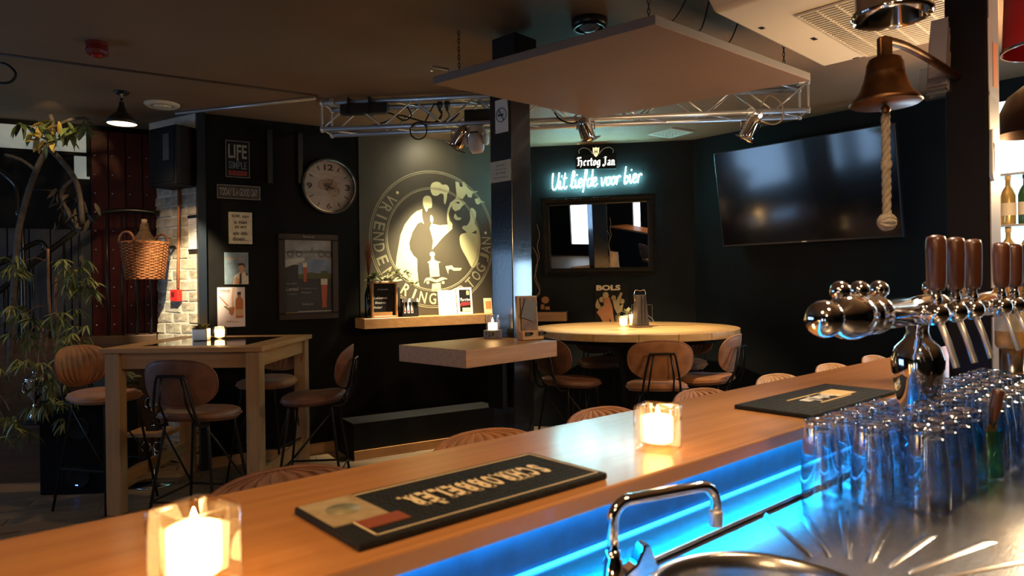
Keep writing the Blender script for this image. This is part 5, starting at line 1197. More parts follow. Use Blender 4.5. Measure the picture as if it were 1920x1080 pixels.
for x in (0.08, TL-0.05):
    b = MB(); b.ring(0, 0, 0.020, 0.027, -0.02, 0.02, 20); b.M = Matrix.Identity(4)
    b.box(-0.012, 0.012, -0.012, 0.012, 0.024, CEIL-TZ0-TS-0.002)
    b.build('ceiling_clamp', M_alu, tr, loc=(x, 0, TS), rot=(0, 0, PI/2))
def trp(x, y, z): return a + Vector((math.cos(trot)*x - math.sin(trot)*y, math.sin(trot)*x + math.cos(trot)*y, z))
def trx(px): # distance along the truss for an image column
    d = Vector(ray(px, 230)); u = td.normalized(); den = d.x*u.y - d.y*u.x
    k = (a.x*u.y - a.y*u.x)/den; p = d*k; return (p - Vector((a.x, a.y, p.z))).dot(u)
t = thing('power_distributor', 'black power distribution box strapped to the upper truss tube', 'power box', trp(trx(640), 0.0, TS-0.04), trot)
MB().box(0, 0.36, -0.035, 0.035, -0.055, 0.02).build('box_body', M_plastic, t, bevel=0.008)
for x in (0.06, 0.22): MB().box(x, x+0.012, -0.04, 0.04, -0.058, 0.064).build('strap', M_iron, t)
for i, px in enumerate((824, 838)):
    t = thing('power_plug', ('black power plug hanging from the truss, left of the pair', 'black power plug hanging from the truss, right of the pair')[i], 'plug', trp(trx(px), 0.02, TS-0.022), trot)
    MB().lathe([(0.001, -0.07), (0.010, -0.07), (0.013, -0.05), (0.021, -0.04), (0.022, -0.005), (0.018, 0)], 14).build('plug_body', M_plastic, t); MB().tube(smoothpath([(0, 0, -0.07), (0.01, 0.01, -0.11), (-0.06, 0.02, -0.165)], 5), 0.004, 6).build('lead', M_iron, t)
t = thing('dimmer_box', 'dark dimmer box lying in the truss beside the post', 'power box', trp(trx(868), 0.05, 0.018), trot)
MB().box(0, 0.25, 0, 0.09, 0, 0.10).build('box_body', M_plastic, t, bevel=0.006)
cab = [[(600, 0.04), (640, 0.015), (690, 0.02), (720, 0.05), (745, 0.09), (775, 0.06), (800, 0.03), (840, 0.035), (860, 0.09)], [(700, 0.13), (730, 0.11), (755, 0.05), (768, 0.09), (762, 0.15)], [(795, 0.03), (805, 0.12), (815, 0.16), (826, 0.10), (815, 0.03), (800, 0.02)]]
for i, pts in enumerate(cab):
    t = tag(MB().tube(smoothpath([tuple(trp(trx(p), 0.03+0.02*(j % 2), q) - trp(trx(pts[0][0]), 0.03, pts[0][1])) for j, (p, q) in enumerate(pts)], 5), 0.006, 6).build('cable', M_iron, loc=trp(trx(pts[0][0]), 0.03, pts[0][1])),
        ('black cable snaking along inside the left half of the truss', 'short hooked black cable beside the power box on the truss', 'looped black cable below the two hanging plugs')[i], 'cable')
cx = trx(786); t = tag(MB().tube(arc(0, 0, 0.062, 0, 2*PI, 28, 0, 'xz')[:-1], 0.0055, 6, closed=True).build('cable', M_iron, loc=trp(cx, -0.022, -0.043), rot=trot), 'round coil of black cable hanging below the lower truss tube', 'cable')
t = tag(MB().tube(smoothpath([(0, 0, 0), (0.05, -0.02, -0.06), (0.14, -0.02, -0.085), (0.2, 0, -0.03), (0.26, 0.02, 0.02)], 6), 0.006, 6).build('cable', M_iron, loc=trp(trx(1040), -0.01, 0.05), rot=trot), 'black cable sagging from the truss right of the post', 'cable')
t = tag(MB().tube(smoothpath([(0, 0, 0.03), (0.05, -0.02, 0.10), (0.13, -0.025, 0.04), (0.14, -0.025, -0.06), (0.08, -0.02, -0.10), (0.0, 0, -0.07)], 6), 0.005, 6).build('cable', mat('grey_cable', (0.30, 0.22, 0.16), 0.5), loc=trp(trx(1425), -0.02, 0), rot=trot), 'grey cable loop beside the right spotlight', 'cable')
def parcan(label, px, aim, lit=False, drop=0.11, m=M_chrome):
    x = trx(px); c = trp(x, 0, -drop)
    r = thing('stage_spotlight', label, 'spotlight', c, trot, 'stage spotlights on the truss')
    b = MB(); b.tube([(0, 0, drop-0.02), (0, 0, 0.055)], 0.006, 8); b.ring(0, drop, 0.020, 0.027, -0.018, 0.018, 18); b.build('hook_clamp', M_alu, r)
    MB().tube([(-0.062, 0, 0.0), (-0.062, 0, 0.055), (0.062, 0, 0.055), (0.062, 0, 0.0)], 0.006, 6, smooth=False).build('yoke', m, r)
    d = (Vector(aim)-c).normalized(); q = Matrix.Rotation(-trot, 4, 'Z') @ (d.to_track_quat('Z', 'Y').to_matrix().to_4x4())
    b = MB(); b.M = q
    b.lathe([(0.001, -0.095), (0.030, -0.092), (0.044, -0.07), (0.050, -0.04), (0.053, 0.05), (0.053, 0.075), (0.049, 0.075), (0.047, 0.055), (0.001, 0.05)], 24); cn = b.build('can', m, r)
    b = MB(); b.M = q; b.box(-0.062, 0.062, -0.062, -0.050, 0.074, 0.082).box(-0.062, 0.062, 0.050, 0.062, 0.074, 0.082).box(-0.062, -0.050, -0.05, 0.05, 0.074, 0.082).box(0.050, 0.062, -0.05, 0.05, 0.074, 0.082); b.build('gel_frame', m, r)
    b = MB(); b.M = q; b.lathe([(0.001, 0.058), (0.044, 0.058), (0.044, 0.060), (0.001, 0.060)], 20); b.build('lens', M_bulb if lit else M_glass, cn)
    return r, c
parcan('chrome spotlight nearest the square post, tilted down to the left', 862, (-0.95, 5.3, 1.6), False, 0.10, mat('warm_chrome', (0.72, 0.62, 0.55), 0.12, 1.0))
parcan('chrome spotlight right of the square post, aimed at the round table', 1098, (1.1, 5.4, 1.0), False, 0.075)
parcan('chrome spotlight at the right end of the truss', 1407, (1.0, 5.1, 1.0), False, 0.115)
x = trx(1424); t = thing('pin_spot', 'small bright lamp glinting at the right end of the truss', 'spotlight', trp(x, -0.03, -0.035), trot)
MB().ball((0, 0, 0), 0.012, 14, 10).build('bulb', M_bulb, t); MB().lathe([(0.012, 0.006), (0.018, 0.012), (0.018, 0.035), (0.001, 0.037)], 16).build('socket', M_alu, t)
# moving head
x = trx(893); t = thing('moving_head_light', 'white moving head stage light hanging beside the square post', 'spotlight', trp(x, 0.0, -0.02), trot-0.2)
b = MB(); b.lathe([(0.001, -0.06), (0.05, -0.06), (0.055, -0.05), (0.055, -0.01), (0.05, 0.0), (0.001, 0.0)], 24); b.build('base', M_offwhite, t, bevel=0.004)
M_mh = mat('white_plastic', (0.66, 0.60, 0.56), 0.4)
for s_ in (-1, 1): MB().at((s_*0.072, 0, -0.10), RY(PI/2)).lathe([(0.001, -0.010), (0.042, -0.010), (0.044, 0), (0.042, 0.012), (0.001, 0.012)], 24).home().box(s_*0.072-0.010, s_*0.072+0.010, -0.03, 0.03, -0.10, -0.03).build('yoke_arm', M_mh, t, bevel=0.004)
b = MB(); b.at((0, -0.01, -0.115), RX(math.radians(22))).lathe([(0.001, -0.085), (0.040, -0.08), (0.055, -0.05), (0.058, 0.0), (0.054, 0.04), (0.035, 0.065), (0.001, 0.07)], 28).home(); hd = b.build('head', M_mh, t)
b = MB(); b.at((0, -0.046, -0.07), RX(math.radians(12))).box(-0.030, 0.030, -0.008, 0.008, -0.022, 0.022).home(); b.build('display', M_plastic, hd, bevel=0.003)

# ================================================================== HANGING PANEL
PZ = 2.545
c4 = [at_z(812, 158, PZ), at_z(1115, 222, PZ), at_z(1520, 151, PZ), at_z(1228, 45, PZ)]; cc = sum(c4, Vector())/4
pn = thing('ceiling_panel', 'large square tan panel hanging on chains below the ceiling', 'ceiling panel', cc)
M_panel = mat('tan_panel', (0.24, 0.13, 0.070), 0.7, var=0.06, scale=3); M_pedge = mat('grey_panel_edge', (0.20, 0.175, 0.165), 0.6)
bb = MB(); bb.slab([((p-cc).x, (p-cc).y) for p in c4], 0, 0.042)
o = bb.build('board', [M_panel, M_pedge], pn, bevel=0.003, seg=1)
for f in o.data.polygons:
    if abs(f.normal.z) < 0.5: f.material_index = 1
def chain(name, p, q, parent=None):
    v = q-p; k = max(2, int(v.length/0.022)); b = MB()
    for i in range(k):
        c = p + v*(i+0.5)/k
        pts = [(0.006*math.cos(g), 0, 0.015*math.sin(g)) for g in [2*PI*j/8 for j in range(8)]]
        b.at(c, Vector((0, 0, 1)).rotation_difference(v).to_matrix().to_4x4() @ RZ(PI/2*(i % 2))).tube(pts, 0.0022, 4, closed=True).home()
    return b.build(name, M_iron, parent)
for p in c4:
    q = (p-cc)*0.86; chain('chain', Vector((q.x, q.y, 0.044)), Vector((q.x*1.0, q.y*1.0, CEIL-PZ-0.002)), pn)
q = (c4[0]-cc)*0.985
MB().at((q.x+0.02, q.y+0.0, 0.042), RZ(math.radians(40))).tube([(-0.05, 0, 0.02), (-0.05, 0, 0.045), (0.06, 0, 0.05), (0.06, 0, 0)], 0.009, 6, smooth=False).home().build('bracket', M_alu, pn)
for i, (x0, y0, x1, y1) in enumerate(((1300, -30, 1230, 52), (1330, 0, 1300, 60), (1395, 10, 1345, 95))):
    p = at_z(x0, y0, CEIL-0.001); q2_ = at_z(x1, y1, PZ+0.05)
    t = tag(MB().tube(smoothpath([(0, 0, 0), tuple((q2_-p)*0.5+Vector((0, 0, -0.06))), tuple(q2_-p)], 6), 0.004, 5).build('cable', M_iron, loc=p), ('thin black cable over the hanging panel, nearest its front corner', 'thin black cable over the hanging panel, middle of three', 'thin black cable over the hanging panel, nearest the air conditioner')[i], 'cable')
t = thing('black_box', 'black box added on top of the hanging panel near the square post', 'power box', Vector((0.03, 3.86, PZ+0.043)), DROT)  # box put in for a dark block of unknown nature above the panel
MB().box(-0.09, 0.09, -0.09, 0.09, 0, 0.235).build('box_body', M_plastic, t, bevel=0.006)
MB().box(-0.06, 0.06, -0.092, -0.09, 0.04, 0.06).box(-0.06, 0.06, -0.092, -0.09, 0.08, 0.10).build('vent_slot', M_iron, t)
# ceiling fittings
p = at_z(1105, 38, CEIL); t = thing('ceiling_speaker', 'round black ceiling fitting with a grey lens above the hanging panel', 'ceiling fitting', p)
MB().lathe([(0.095, 0), (0.095, -0.035), (0.085, -0.045), (0.072, -0.045), (0.066, -0.02), (0.001, -0.02)], 32).build('ring', M_plastic, t); MB().lathe([(0.001, -0.062), (0.03, -0.058), (0.060, -0.035), (0.066, -0.018), (0.001, -0.018)], 28).build('lens', mat('grey_lens', (0.3, 0.32, 0.31), 0.4), t)
c4 = [at_z(x, y, CEIL) for x, y in ((1211, 251), (1256, 256), (1304, 246), (1260, 240))]; cc = sum(c4, Vector())/4
u1 = (c4[1]-c4[0]); dl = 0.30
t = thing('ceiling_diffuser', 'square perforated white ceiling grille left of the television', 'vent', cc, math.atan2(c4[2].y-c4[0].y, c4[2].x-c4[0].x)-PI/4)
b = MB(); s_ = dl/2
for x0, x1, y0, y1 in ((-s_, s_, -s_, -s_+0.03), (-s_, s_, s_-0.03, s_), (-s_, -s_+0.03, -s_+0.03, s_-0.03), (s_-0.03, s_, -s_+0.03, s_-0.03)): b.box(x0, x1, y0, y1, -0.012, 0)
b.build('frame', mat('vent_white', (0.55, 0.56, 0.50), 0.5), t)
b = MB()
for i in range(9):
    k = -s_+0.035+i*(dl-0.07)/8; b.box(k-0.006, k+0.006, -s_+0.03, s_-0.03, -0.009, -0.002); b.box(-s_+0.03, s_-0.03, k-0.006, k+0.006, -0.008, -0.003)
g_ = b.build('grille', MATS['vent_white'], t); MB().box(-s_+0.03, s_-0.03, -s_+0.03, s_-0.03, -0.002, -0.0005).build('backing', M_plastic, t)
p = at_z(304, 195, CEIL); t = thing('ceiling_vent', 'round white ceiling vent near the brick pier', 'vent', p)
MB().lathe([(0.125, 0), (0.125, -0.006), (0.105, -0.022), (0.075, -0.018), (0.072, -0.006), (0.001, -0.006)], 36).build('ring', M_offwhite, t); MB().lathe([(0.001, -0.030), (0.05, -0.028), (0.066, -0.018), (0.001, -0.012)], 30).build('valve_disc', M_offwhite, t)
p = at_z(182, 80, CEIL); t = thing('fire_sounder', 'small red fire alarm sounder on the tan ceiling', 'alarm', p)
M_dred = mat('dark_red_plastic', (0.17, 0.010, 0.008), 0.5)
MB().lathe([(0.058, 0), (0.058, -0.018), (0.001, -0.018)], 8, False).build('base', M_dred, t); MB().lathe([(0.052, -0.018), (0.060, -0.05), (0.055, -0.068), (0.001, -0.070)], 8, False).build('horn', M_dred, t); MB().lathe([(0.030, -0.068), (0.026, -0.082), (0.001, -0.086)], 16).build('beacon_lens', mat('red_lens', (0.35, 0.01, 0.01), 0.2), t)
M_opal = mat('opal_glow', (1, 0.85, 0.6), emit=5, ecol=(1, 0.78, 0.45))
p = at_z(228, 172, CEIL); t = thing('pendant_lamp', 'lit dark metal pendant lamp on the ceiling before the brick pier', 'lamp', p)
MB().lathe([(0.05, 0), (0.05, -0.006), (0.035, -0.022), (0.010, -0.026), (0.010, -0.045), (0.001, -0.045)], 24).build('canopy', M_iron, t)
MB().tube([(0, 0, -0.04), (0, 0, -0.09)], 0.010, 10).build('stem', M_iron, t)
MB().lathe([(0.001, -0.2262), (0.094, -0.2262), (0.094, -0.2255), (0.001, -0.2255)], 28).build('opal_diffuser', M_opal, t)
sh_ = MB().shell([(0.016, -0.075), (0.022, -0.115), (0.030, -0.125), (0.034, -0.145), (0.062, -0.165), (0.088, -0.195), (0.103, -0.232), (0.101, -0.232), (0.086, -0.197), (0.060, -0.168), (0.030, -0.150)], 32).build('shade', mat('dark_bronze_shade', (0.035, 0.026, 0.020), 0.4, 0.5), t)
MB().ball((0, 0, -0.198), 0.032, 16, 10).build('bulb', M_bulb, t)
light('pendant_light', 'SPOT', (p.x, p.y, CEIL-0.235), 22, (1, 0.66, 0.32), (p.x, p.y, 0), spot_size=math.radians(140), spot_blend=0.5, shadow_soft_size=0.05)
t = tag(MB().tube(smoothpath([(0, 0, 0), (0.05, 0.0, -0.02), (0.09, 0.0, -0.07), (0.05, 0.0, -0.12), (-0.05, 0, -0.11), (-0.2, 0, -0.02)], 6), 0.008, 6).build('cable', M_iron, loc=at_z(2, 118, CEIL-0.004)), 'black cable loop on the ceiling at the left edge', 'cable')

# ================================================================== AIR CONDITIONER
ac0 = at_z(1338, 26, 2.60); ac1 = at_z(1545, 128, 2.60); al = (ac1-ac0).length; arot = math.atan2(ac1.y-ac0.y, ac1.x-ac0.x); M_ac = mat('cream_white_metal', (0.84, 0.72, 0.54), 0.4)
ac = thing('air_conditioner', 'large cream air conditioner slung under the ceiling at the upper right', 'air conditioner', ac0, arot)
aw = 0.80
poly_ = [(-0.06, 0.05), (-0.10, 0.14), (-0.10, CEIL-2.602), (al, CEIL-2.602), (al, 0.03), (al-0.03, 0), (0.0, 0)]
b = MB(); b.prism([(x, z) for x, z in poly_], -aw, 0.0); b.build('casing', M_ac, ac, bevel=0.02, seg=3)
gx0, gx1 = 0.28, al-0.06
MB().box(gx0, gx1, -0.72, -0.24, -0.0015, 0.004).build('intake', M_plastic, ac)
b = MB()
nsl = 30
for i in range(nsl): x = gx0 + (gx1-gx0)*i/(nsl-1); b.box(x-0.0035, x+0.0035, -0.72, -0.24, -0.012, -0.002)
for k in range(7): y = -0.72+0.48*k/6; b.box(gx0, gx1, y-0.004, y+0.004, -0.010, -0.003)
gr = b.build('grille', M_ac, ac)
MB().box(al-0.055, al-0.045, -0.2, -0.17, -0.002, 0.001).box(0.62, 0.66, -0.17, -0.15, -0.002, 0.001).box(0.3, 0.33, -0.07, -0.05, -0.002, 0.001).build('screw_slot', M_plastic, ac)
MB().box(-0.104, -0.100, -aw+0.05, -0.05, 0.15, 0.22).build('air_flap', M_plastic, ac)

# ================================================================== CHROME LAMP, BELL, MENU RACK AT THE SLIM POST
p = at_Y(1672, 34, 1.62); t = thing('chrome_lamp', 'polished chrome lamp shade hanging at the top right', 'lamp', p)
MB().shell([(0.084, 0.0), (0.088, 0.004), (0.088, 0.012), (0.080, 0.02), (0.080, 0.075), (0.060, 0.12), (0.025, 0.15), (0.024, 0.20), (0.012, 0.21), (0.001, 0.21)], 40).shell([(0.084, 0.0), (0.076, 0.008), (0.076, 0.07), (0.02, 0.14)], 40).build('shade', M_chrome, t)
MB().tube([(0, 0, 0.2), (0, 0, CEIL-p.z)], 0.006, 8).build('stem', M_chrome, t); MB().ball((0, 0, 0.06), 0.03, 16, 10).build('bulb', mat('dim_bulb', (0.9, 0.8, 0.6), emit=6, ecol=(1, 0.75, 0.45)), t)
bc = at_Y(1660, 196, 1.88); mz0 = bc.z
t = thing('brass_bell', 'old brass ship bell hanging from the slim post over the bar', 'bell', bc)
MB().lathe([(0.086, 0.0), (0.091, 0.004), (0.084, 0.014), (0.066, 0.036), (0.055, 0.065), (0.051, 0.080), (0.0515, 0.084), (0.049, 0.088), (0.046, 0.112), (0.041, 0.120), (0.041, 0.124), (0.034, 0.128), (0.020, 0.130), (0.001, 0.131), (0.001, 0.122), (0.03, 0.118), (0.042, 0.085), (0.060, 0.034), (0.080, 0.006)], 44).build('bell_body', M_brass, t)
MB().box(-0.018, 0.018, -0.010, 0.010, 0.128, 0.185).build('crown_loop', M_brass, t, bevel=0.004)
MB().tube([(0, 0, 0.10), (0, 0, -0.012)], 0.004, 8).ball((0, 0, -0.014), 0.013, 14, 9).build('clapper', M_brass, t)
pp = bar(PB['s0'], 0.70); hv = Vector((pp.x-bc.x, pp.y-bc.y, 0))
MB().tube(smoothpath([(0, 0, 0.178), (hv.x*0.25, hv.y*0.25, 0.186), (hv.x*0.6, hv.y*0.6, 0.178), (hv.x*0.99, hv.y*0.99, 0.160)], 6), [0.012]*18 + [0.014], 10).build('bracket_arm', M_brass, t)
zb_ = at_Y(1664, 408, 1.88).z - mz0
rp = thing('bell_rope', 'knotted cream bell rope with a round end knot', 'rope', Vector((bc.x, bc.y, mz0-0.027)))
b = MB(); L_ = -zb_-0.027
for k in range(3):
    pts = []
    for i in range(90):
        z = -i/89*L_; g = 2*PI*k/3 + z*95; rr = 0.0055 + (0.003 if 0.45 < -z/L_ < 0.52 else 0)
        pts.append((rr*math.cos(g), rr*math.sin(g), z))
    b.tube(pts, 0.0068, 6)
M_rope = mat('cream_rope', (0.30, 0.25, 0.19), 0.85, var=0.2, scale=60, bump=0.4, bscale=200)
b.build('cord', M_rope, rp)
b = MB(); b.ball((0, 0, -L_-0.012), 0.022, 18, 12)
for k in range(5): b.tube([(0.021*math.cos(g), 0.021*math.sin(g)*math.cos(k*PI/5), -L_-0.012+0.021*math.sin(g)*math.sin(k*PI/5)) for g in [2*PI*i/18 for i in range(18)]], 0.005, 5, closed=True)
b.build('end_knot', M_rope, rp); MB().ball((0, 0, -L_*0.49), 0.013, 12, 8).build('middle_knot', M_rope, rp)
# leaning sheets on the slim post's left face
SF = Frame(0, 0, BROT-PI/2); SF.o = bar(PB['s0'], PB['y1']); SF.n = -BD; SF.u = -(-BN)*1.0; SF.u = BN
rk = thing('menu_rack', 'clear rack of curled menu sheets on the slim post beside the bell', 'menu rack', SF.at(-0.012, 2.05, 0.004), (math.radians(-10), 0, SF.rot))
for i in range(5):
    MB().box(-0.035+0.004*i, 0.03, -0.016-0.010*i, -0.0145-0.010*i, -0.02+0.01*i, 0.16+0.014*i).build('sheet', (mat('pale_grey_sheet', (0.38, 0.36, 0.38), 0.6), mat('grey_sheet', (0.24, 0.21, 0.23), 0.6))[i % 2], rk)
MB().box(-0.04, 0.036, -0.07, -0.002, -0.032, -0.024).box(-0.04, 0.036, -0.072, -0.068, -0.03, 0.05).box(-0.04, 0.036, -0.004, -0.002, -0.03, 0.2).build('holder', M_glass, rk)
# papers and tape on the slim post's front face
PF = Frame(0, 0, BROT); PF.o = bar(PB['s0'], PB['y0'])
for i, (z0, z1, m, lab) in enumerate(((2.26, 2.50, 'grey_sheet', 'grey paper slip high on the slim post'), (2.02, 2.25, None, 'orange and white label strip on the slim post'), (1.86, 2.01, 'aged_paper', 'yellowed paper slip on the slim post below the orange label'))):
    t = thing('paper_slip', lab, 'paper', PF.at(0.055, z0, 0.001), PF.rot)
    MB().box(-0.045, 0.055, -0.003, 0, 0, z1-z0-0.004).build('sheet', MATS.get(m) or M_white, t)
    if i == 1: MB().box(-0.005, 0.045, -0.004, -0.003, 0.02, 0.16).build('orange_print', flat('orange_print3', (0.62, 0.20, 0.06)), t)
t = thing('bottle_opener', 'grey metal opener hanging flat on the slim post', 'bar tool', PF.at(0.02, 1.74, 0.001), PF.rot)
MB().prism(arc(0, 0.02, 0.02, PI, 2*PI, 8, 0, 'xz') and [(0.018*math.cos(g), 0.018+0.018*math.sin(g)) for g in [PI+PI*i/8 for i in range(9)]] + [(0.014, 0.16), (-0.014, 0.16)], -0.012, 0).build('handle', M_alu, t, bevel=0.003)
MB().box(-0.006, 0.006, -0.014, -0.012, 0.03, 0.12).build('slot_strip', M_iron, t)
M_litface = mat('lit_lilac_tone', (0.34, 0.33, 0.40), 0.5); struct(MB().box(0.012, 0.115, -0.004, -0.0005, 1.03, CEIL-0.01).build('trim_10', M_litface, loc=PF.o, rot=PF.rot), 'pale lilac strip painting the light on the front of the slim post')  # pale strip paints the light falling on the post's front face

# ================================================================== BACK BAR AT THE RIGHT EDGE
BB = Frame(0, 0, BROT-PI/2); BB.o = bar(4.6, 0.62); BB.n = -BD; BB.u = BN     # faces along the bar towards us
bs = thing('bottle_cabinet', 'backlit bottle shelves at the right edge of the room', 'cabinet', BB.at(0, 1.10), BB.rot)
MB().box(-0.62, 0.75, 0.10, 0.14, 0.0, 1.35).build('back_panel', mat('backlit_panel', (0.7, 0.85, 1), emit=1.5, ecol=(0.50, 0.80, 1.0)), bs)
M_sg = glass('shelf_glass', (0.8, 0.92, 1.0), 0.1, 0.5)
for z in (0.0, 0.33, 0.62, 0.9): MB().box(-0.60, 0.73, -0.10, 0.10, z, z+0.012).build('shelf', M_alu, bs)
for x in (-0.62, 0.735): MB().box(x, x+0.02, -0.1, 0.10, 0, 1.35).build('side', M_black, bs)
bm_ = [mat('glowing_amber', (0.42, 0.17, 0.03), 0.1, emit=0.35, ecol=(0.9, 0.5, 0.12)), mat('clear_bottle', (0.55, 0.62, 0.66), 0.1), mat('green_bottle', (0.03, 0.10, 0.05), 0.1), mat('gold_bottle', (0.7, 0.5, 0.2), 0.2, 0.6)]  # amber bottle given its own glow, standing for the backlight through it
bprot = []
lab_ = flat('bottle_label_paper', (0.7, 0.62, 0.5)); nm = ['amber', 'clear', 'green', 'gold']
for k in range(4):
    o = thing('liquor_bottle', nm[k] + ' bottle on the backlit shelves at the right edge', 'bottle', (0, 0, 0), 0, nm[k] + ' bottles on the backlit shelves')
    MB().lathe([(0.001, 0), (0.034, 0), (0.036, 0.01), (0.036, 0.16), (0.028, 0.19), (0.013, 0.215), (0.012, 0.26), (0.001, 0.26)], 18).build('bottle_body', bm_[k], o); MB().lathe([(0.0145, 0.25), (0.0145, 0.28), (0.001, 0.28)], 12).build('cap', (M_iron, M_gold)[k % 2], o); MB().shell([(0.0368, 0.05), (0.0368, 0.12)], 18).build('bottle_label', lab_, o)
    bprot.append([o, False])
for z in (0.012, 0.342, 0.632):
    x = -0.50; kk = -1
    while x < 0.14:
        k = rnd.randrange(4); o, us = bprot[k]; loc = BB.at(x, 1.10+z+0.001, 0.02+rnd.uniform(-0.03, 0.04))
        kk += 1; lb = '%s bottle, %s from the left on the %s backlit shelf' % (nm[k], ORD[kk], {0.012: 'lowest', 0.342: 'middle', 0.632: 'upper'}[z])
        if us: dup(o, loc, None, lb)
        else: o.location = loc; bprot[k][1] = True; o['label'] = lb
        x += 0.080
# red and dark shades at the right edge
p = at_Y(1968, 22, 1.9); t = thing('pendant_lamp', 'red fabric lampshade cut off by the upper right corner', 'lamp', Vector((p.x, p.y, p.z-0.10)))
MB().shell([(0.11, 0.0), (0.10, 0.25), (0.02, 0.26)], 32).build('shade', mat('red_fabric', (0.42, 0.010, 0.010), 0.7), t); MB().ring(0, 0, 0.110, 0.114, -0.004, 0.004, 32).build('steel_hoop', M_chrome, t, rot=(PI/2, 0, 0)); MB().tube([(0, 0, 0.25), (0, 0, CEIL-p.z+0.10)], 0.005, 6).build('stem', M_iron, t)
p = at_Y(1938, 205, 2.5); t = thing('pendant_lamp', 'dark brown dome lampshade at the right edge below the red one', 'lamp', p)
MB().shell([(0.12, -0.09), (0.115, -0.03), (0.08, 0.05), (0.03, 0.09), (0.012, 0.10), (0.001, 0.10)], 32).build('shade', mat('umber_metal', (0.06, 0.03, 0.018), 0.35, 0.6), t); MB().tube([(0, 0, 0.095), (0, 0, CEIL-p.z)], 0.005, 6).build('stem', M_iron, t)
# jars with labels just right of the slim post
for i, (px, m_, lab) in enumerate(((1896, 'jar_amber', 'amber labelled jar on the bar end behind the far tap handles'), (1918, 'jar_orange', 'orange labelled jar on the bar end, cut by the right edge'))):
    p = at_Y(px, 652, 2.02); t = thing('snack_jar', lab, 'jar', Vector((p.x, p.y, LZ + 0.0)))
    hj = p.z-LZ
    MB().lathe([(0.001, 0), (0.03, 0), (0.03, hj-0.002), (0.001, hj-0.002)], 20).build('stand', M_steel, t)
    MB().at((0, 0, hj)).lathe([(0.001, 0), (0.035, 0), (0.04, 0.01), (0.040, 0.20), (0.030, 0.22), (0.001, 0.22)], 22).home().build('jar_glass', mat(m_, ((0.55, 0.30, 0.10), (0.62, 0.16, 0.04))[i], 0.2, var=0.4, scale=25), t)
    MB().at((0, 0, hj+0.05)).shell([(0.0405, 0), (0.0405, 0.09)], 22).home().build('jar_label', M_cream2, t)

# ================================================================== BRICK PIER FITTINGS
t_, z_ = WBR.hit(356, 345, 0.05)
x0 = WBR.hit(306, 290, 0.1)[0]; x1 = WBR.hit(356, 290, 0.1)[0]; zt = WBR.hit(330, 243, 0.1)[1]; zb = WBR.hit(330, 352, 0.1)[1]
t = thing('wall_speaker', 'black loudspeaker box on a bracket at the top of the brick pier', 'speaker', WBR.at((x0+x1)/2, zb, 0.10), WBR.rot); sw = x1-x0; sh2 = zt-zb
MB().box(-sw/2, sw/2, -0.12, 0.08, 0.0, sh2).build('cabinet', M_black, t, bevel=0.01); MB().box(-sw/2+0.02, sw/2-0.02, -0.126, -0.12, 0.03, sh2-0.03).build('grille_cloth', M_black, t)
MB().box(sw*0.08, sw*0.30, -0.132, -0.126, sh2*0.42, sh2*0.86).build('grey_frame', mat('dark_grey_metal', (0.06, 0.06, 0.065), 0.4), t); MB().box(-0.02, 0.02, 0.0, 0.095, sh2, sh2+0.04).build('bracket', M_alu, t)
ta_, za_ = WBR.hit(335, 352, 0.02); tb_, zb_ = WBR.hit(333, 545, 0.02)
t = tag(MB().tube([(ta_, -0.016, za_), (tb_, -0.016, zb_+0.02)], 0.012, 10).build('conduit_pipe', M_copper, loc=WBR.o, rot=WBR.rot), 'rust red pipe running down the brick pier to the red call point', 'pipe')
tq_, zq_ = WBR.hit(332, 554, 0.02); t = thing('fire_call_point', 'red fire alarm call point on the whitewashed bricks', 'alarm', WBR.at(tq_, zq_, 0.006), WBR.rot)
MB().box(-0.048, 0.048, -0.045, 0, -0.048, 0.048).build('housing', M_redp, t, bevel=0.004); MB().box(-0.028, 0.012, -0.048, -0.045, -0.010, 0.028).build('press_panel', mat('dark_red_print', (0.15, 0.01, 0.01), 0.4), t)
tm, zm = WBR.hit(362, 437, 0.02); t = thing('price_list', 'white printed list with black bars on the brick pier', 'notice', WBR.at(tm, zm, 0.012), WBR.rot)
w_ = 0.125; h_ = 0.29
MB().box(-w_/2, w_/2, -0.006, 0, -h_/2, h_/2).build('sheet', M_white, t); MB().box(-w_/2, w_/2, -0.012, -0.006, h_/2-0.022, h_/2).build('top_bar', M_plastic, t); MB().box(-w_/2, w_/2, -0.012, -0.006, -h_/2, -h_/2+0.016).build('bottom_bar', M_plastic, t)
b = MB()
for i in range(14): b.box(-w_*0.38, w_*(0.1+0.28*rnd.random()), -0.0066, -0.006, h_/2-0.042-i*0.016, h_/2-0.038-i*0.016)
lo_ = b.build('print_lines', flat('grey_ink', (0.25, 0.24, 0.22)), t)

# wicker basket with the wicker bottle
p = at_Y(271, 455, 5.42); zt = p.z; zb = at_Y(271, 524, 5.42).z; rt_, rb_ = 0.168, 0.130
t = thing('wicker_basket', 'round brown wicker basket hung beside the brick pier', 'basket', Vector((p.x, p.y, zb))); H_ = zt-zb
def rad(z): return rb_ + (rt_-rb_)*(z/H_)**0.8
b = MB(); ns = 26
for i in range(ns): g = 2*PI*i/ns; b.tube([(rad(z)*math.cos(g), rad(z)*math.sin(g), z) for z in [H_*k/5 for k in range(6)]], 0.0045, 5)
so = b.build('stake', M_wicker, t); so['kind'] = 'stuff'
b = MB(); rows = 25
for r_ in range(rows):
    z = 0.006+r_*(H_-0.02)/(rows-1); q = 0.0065*(1 if r_ % 2 else -1); pts = []
    for j in range(ns*3): g = 2*PI*j/(ns*3); rr = rad(z)+q*math.cos(g*ns/2); pts.append((rr*math.cos(g), rr*math.sin(g), z+0.0012*math.sin(j*1.7+r_)))
    b.tube(pts, 0.0052, 5, closed=True)
wo = b.build('weave', M_wicker, t); wo['kind'] = 'stuff'
b = MB()
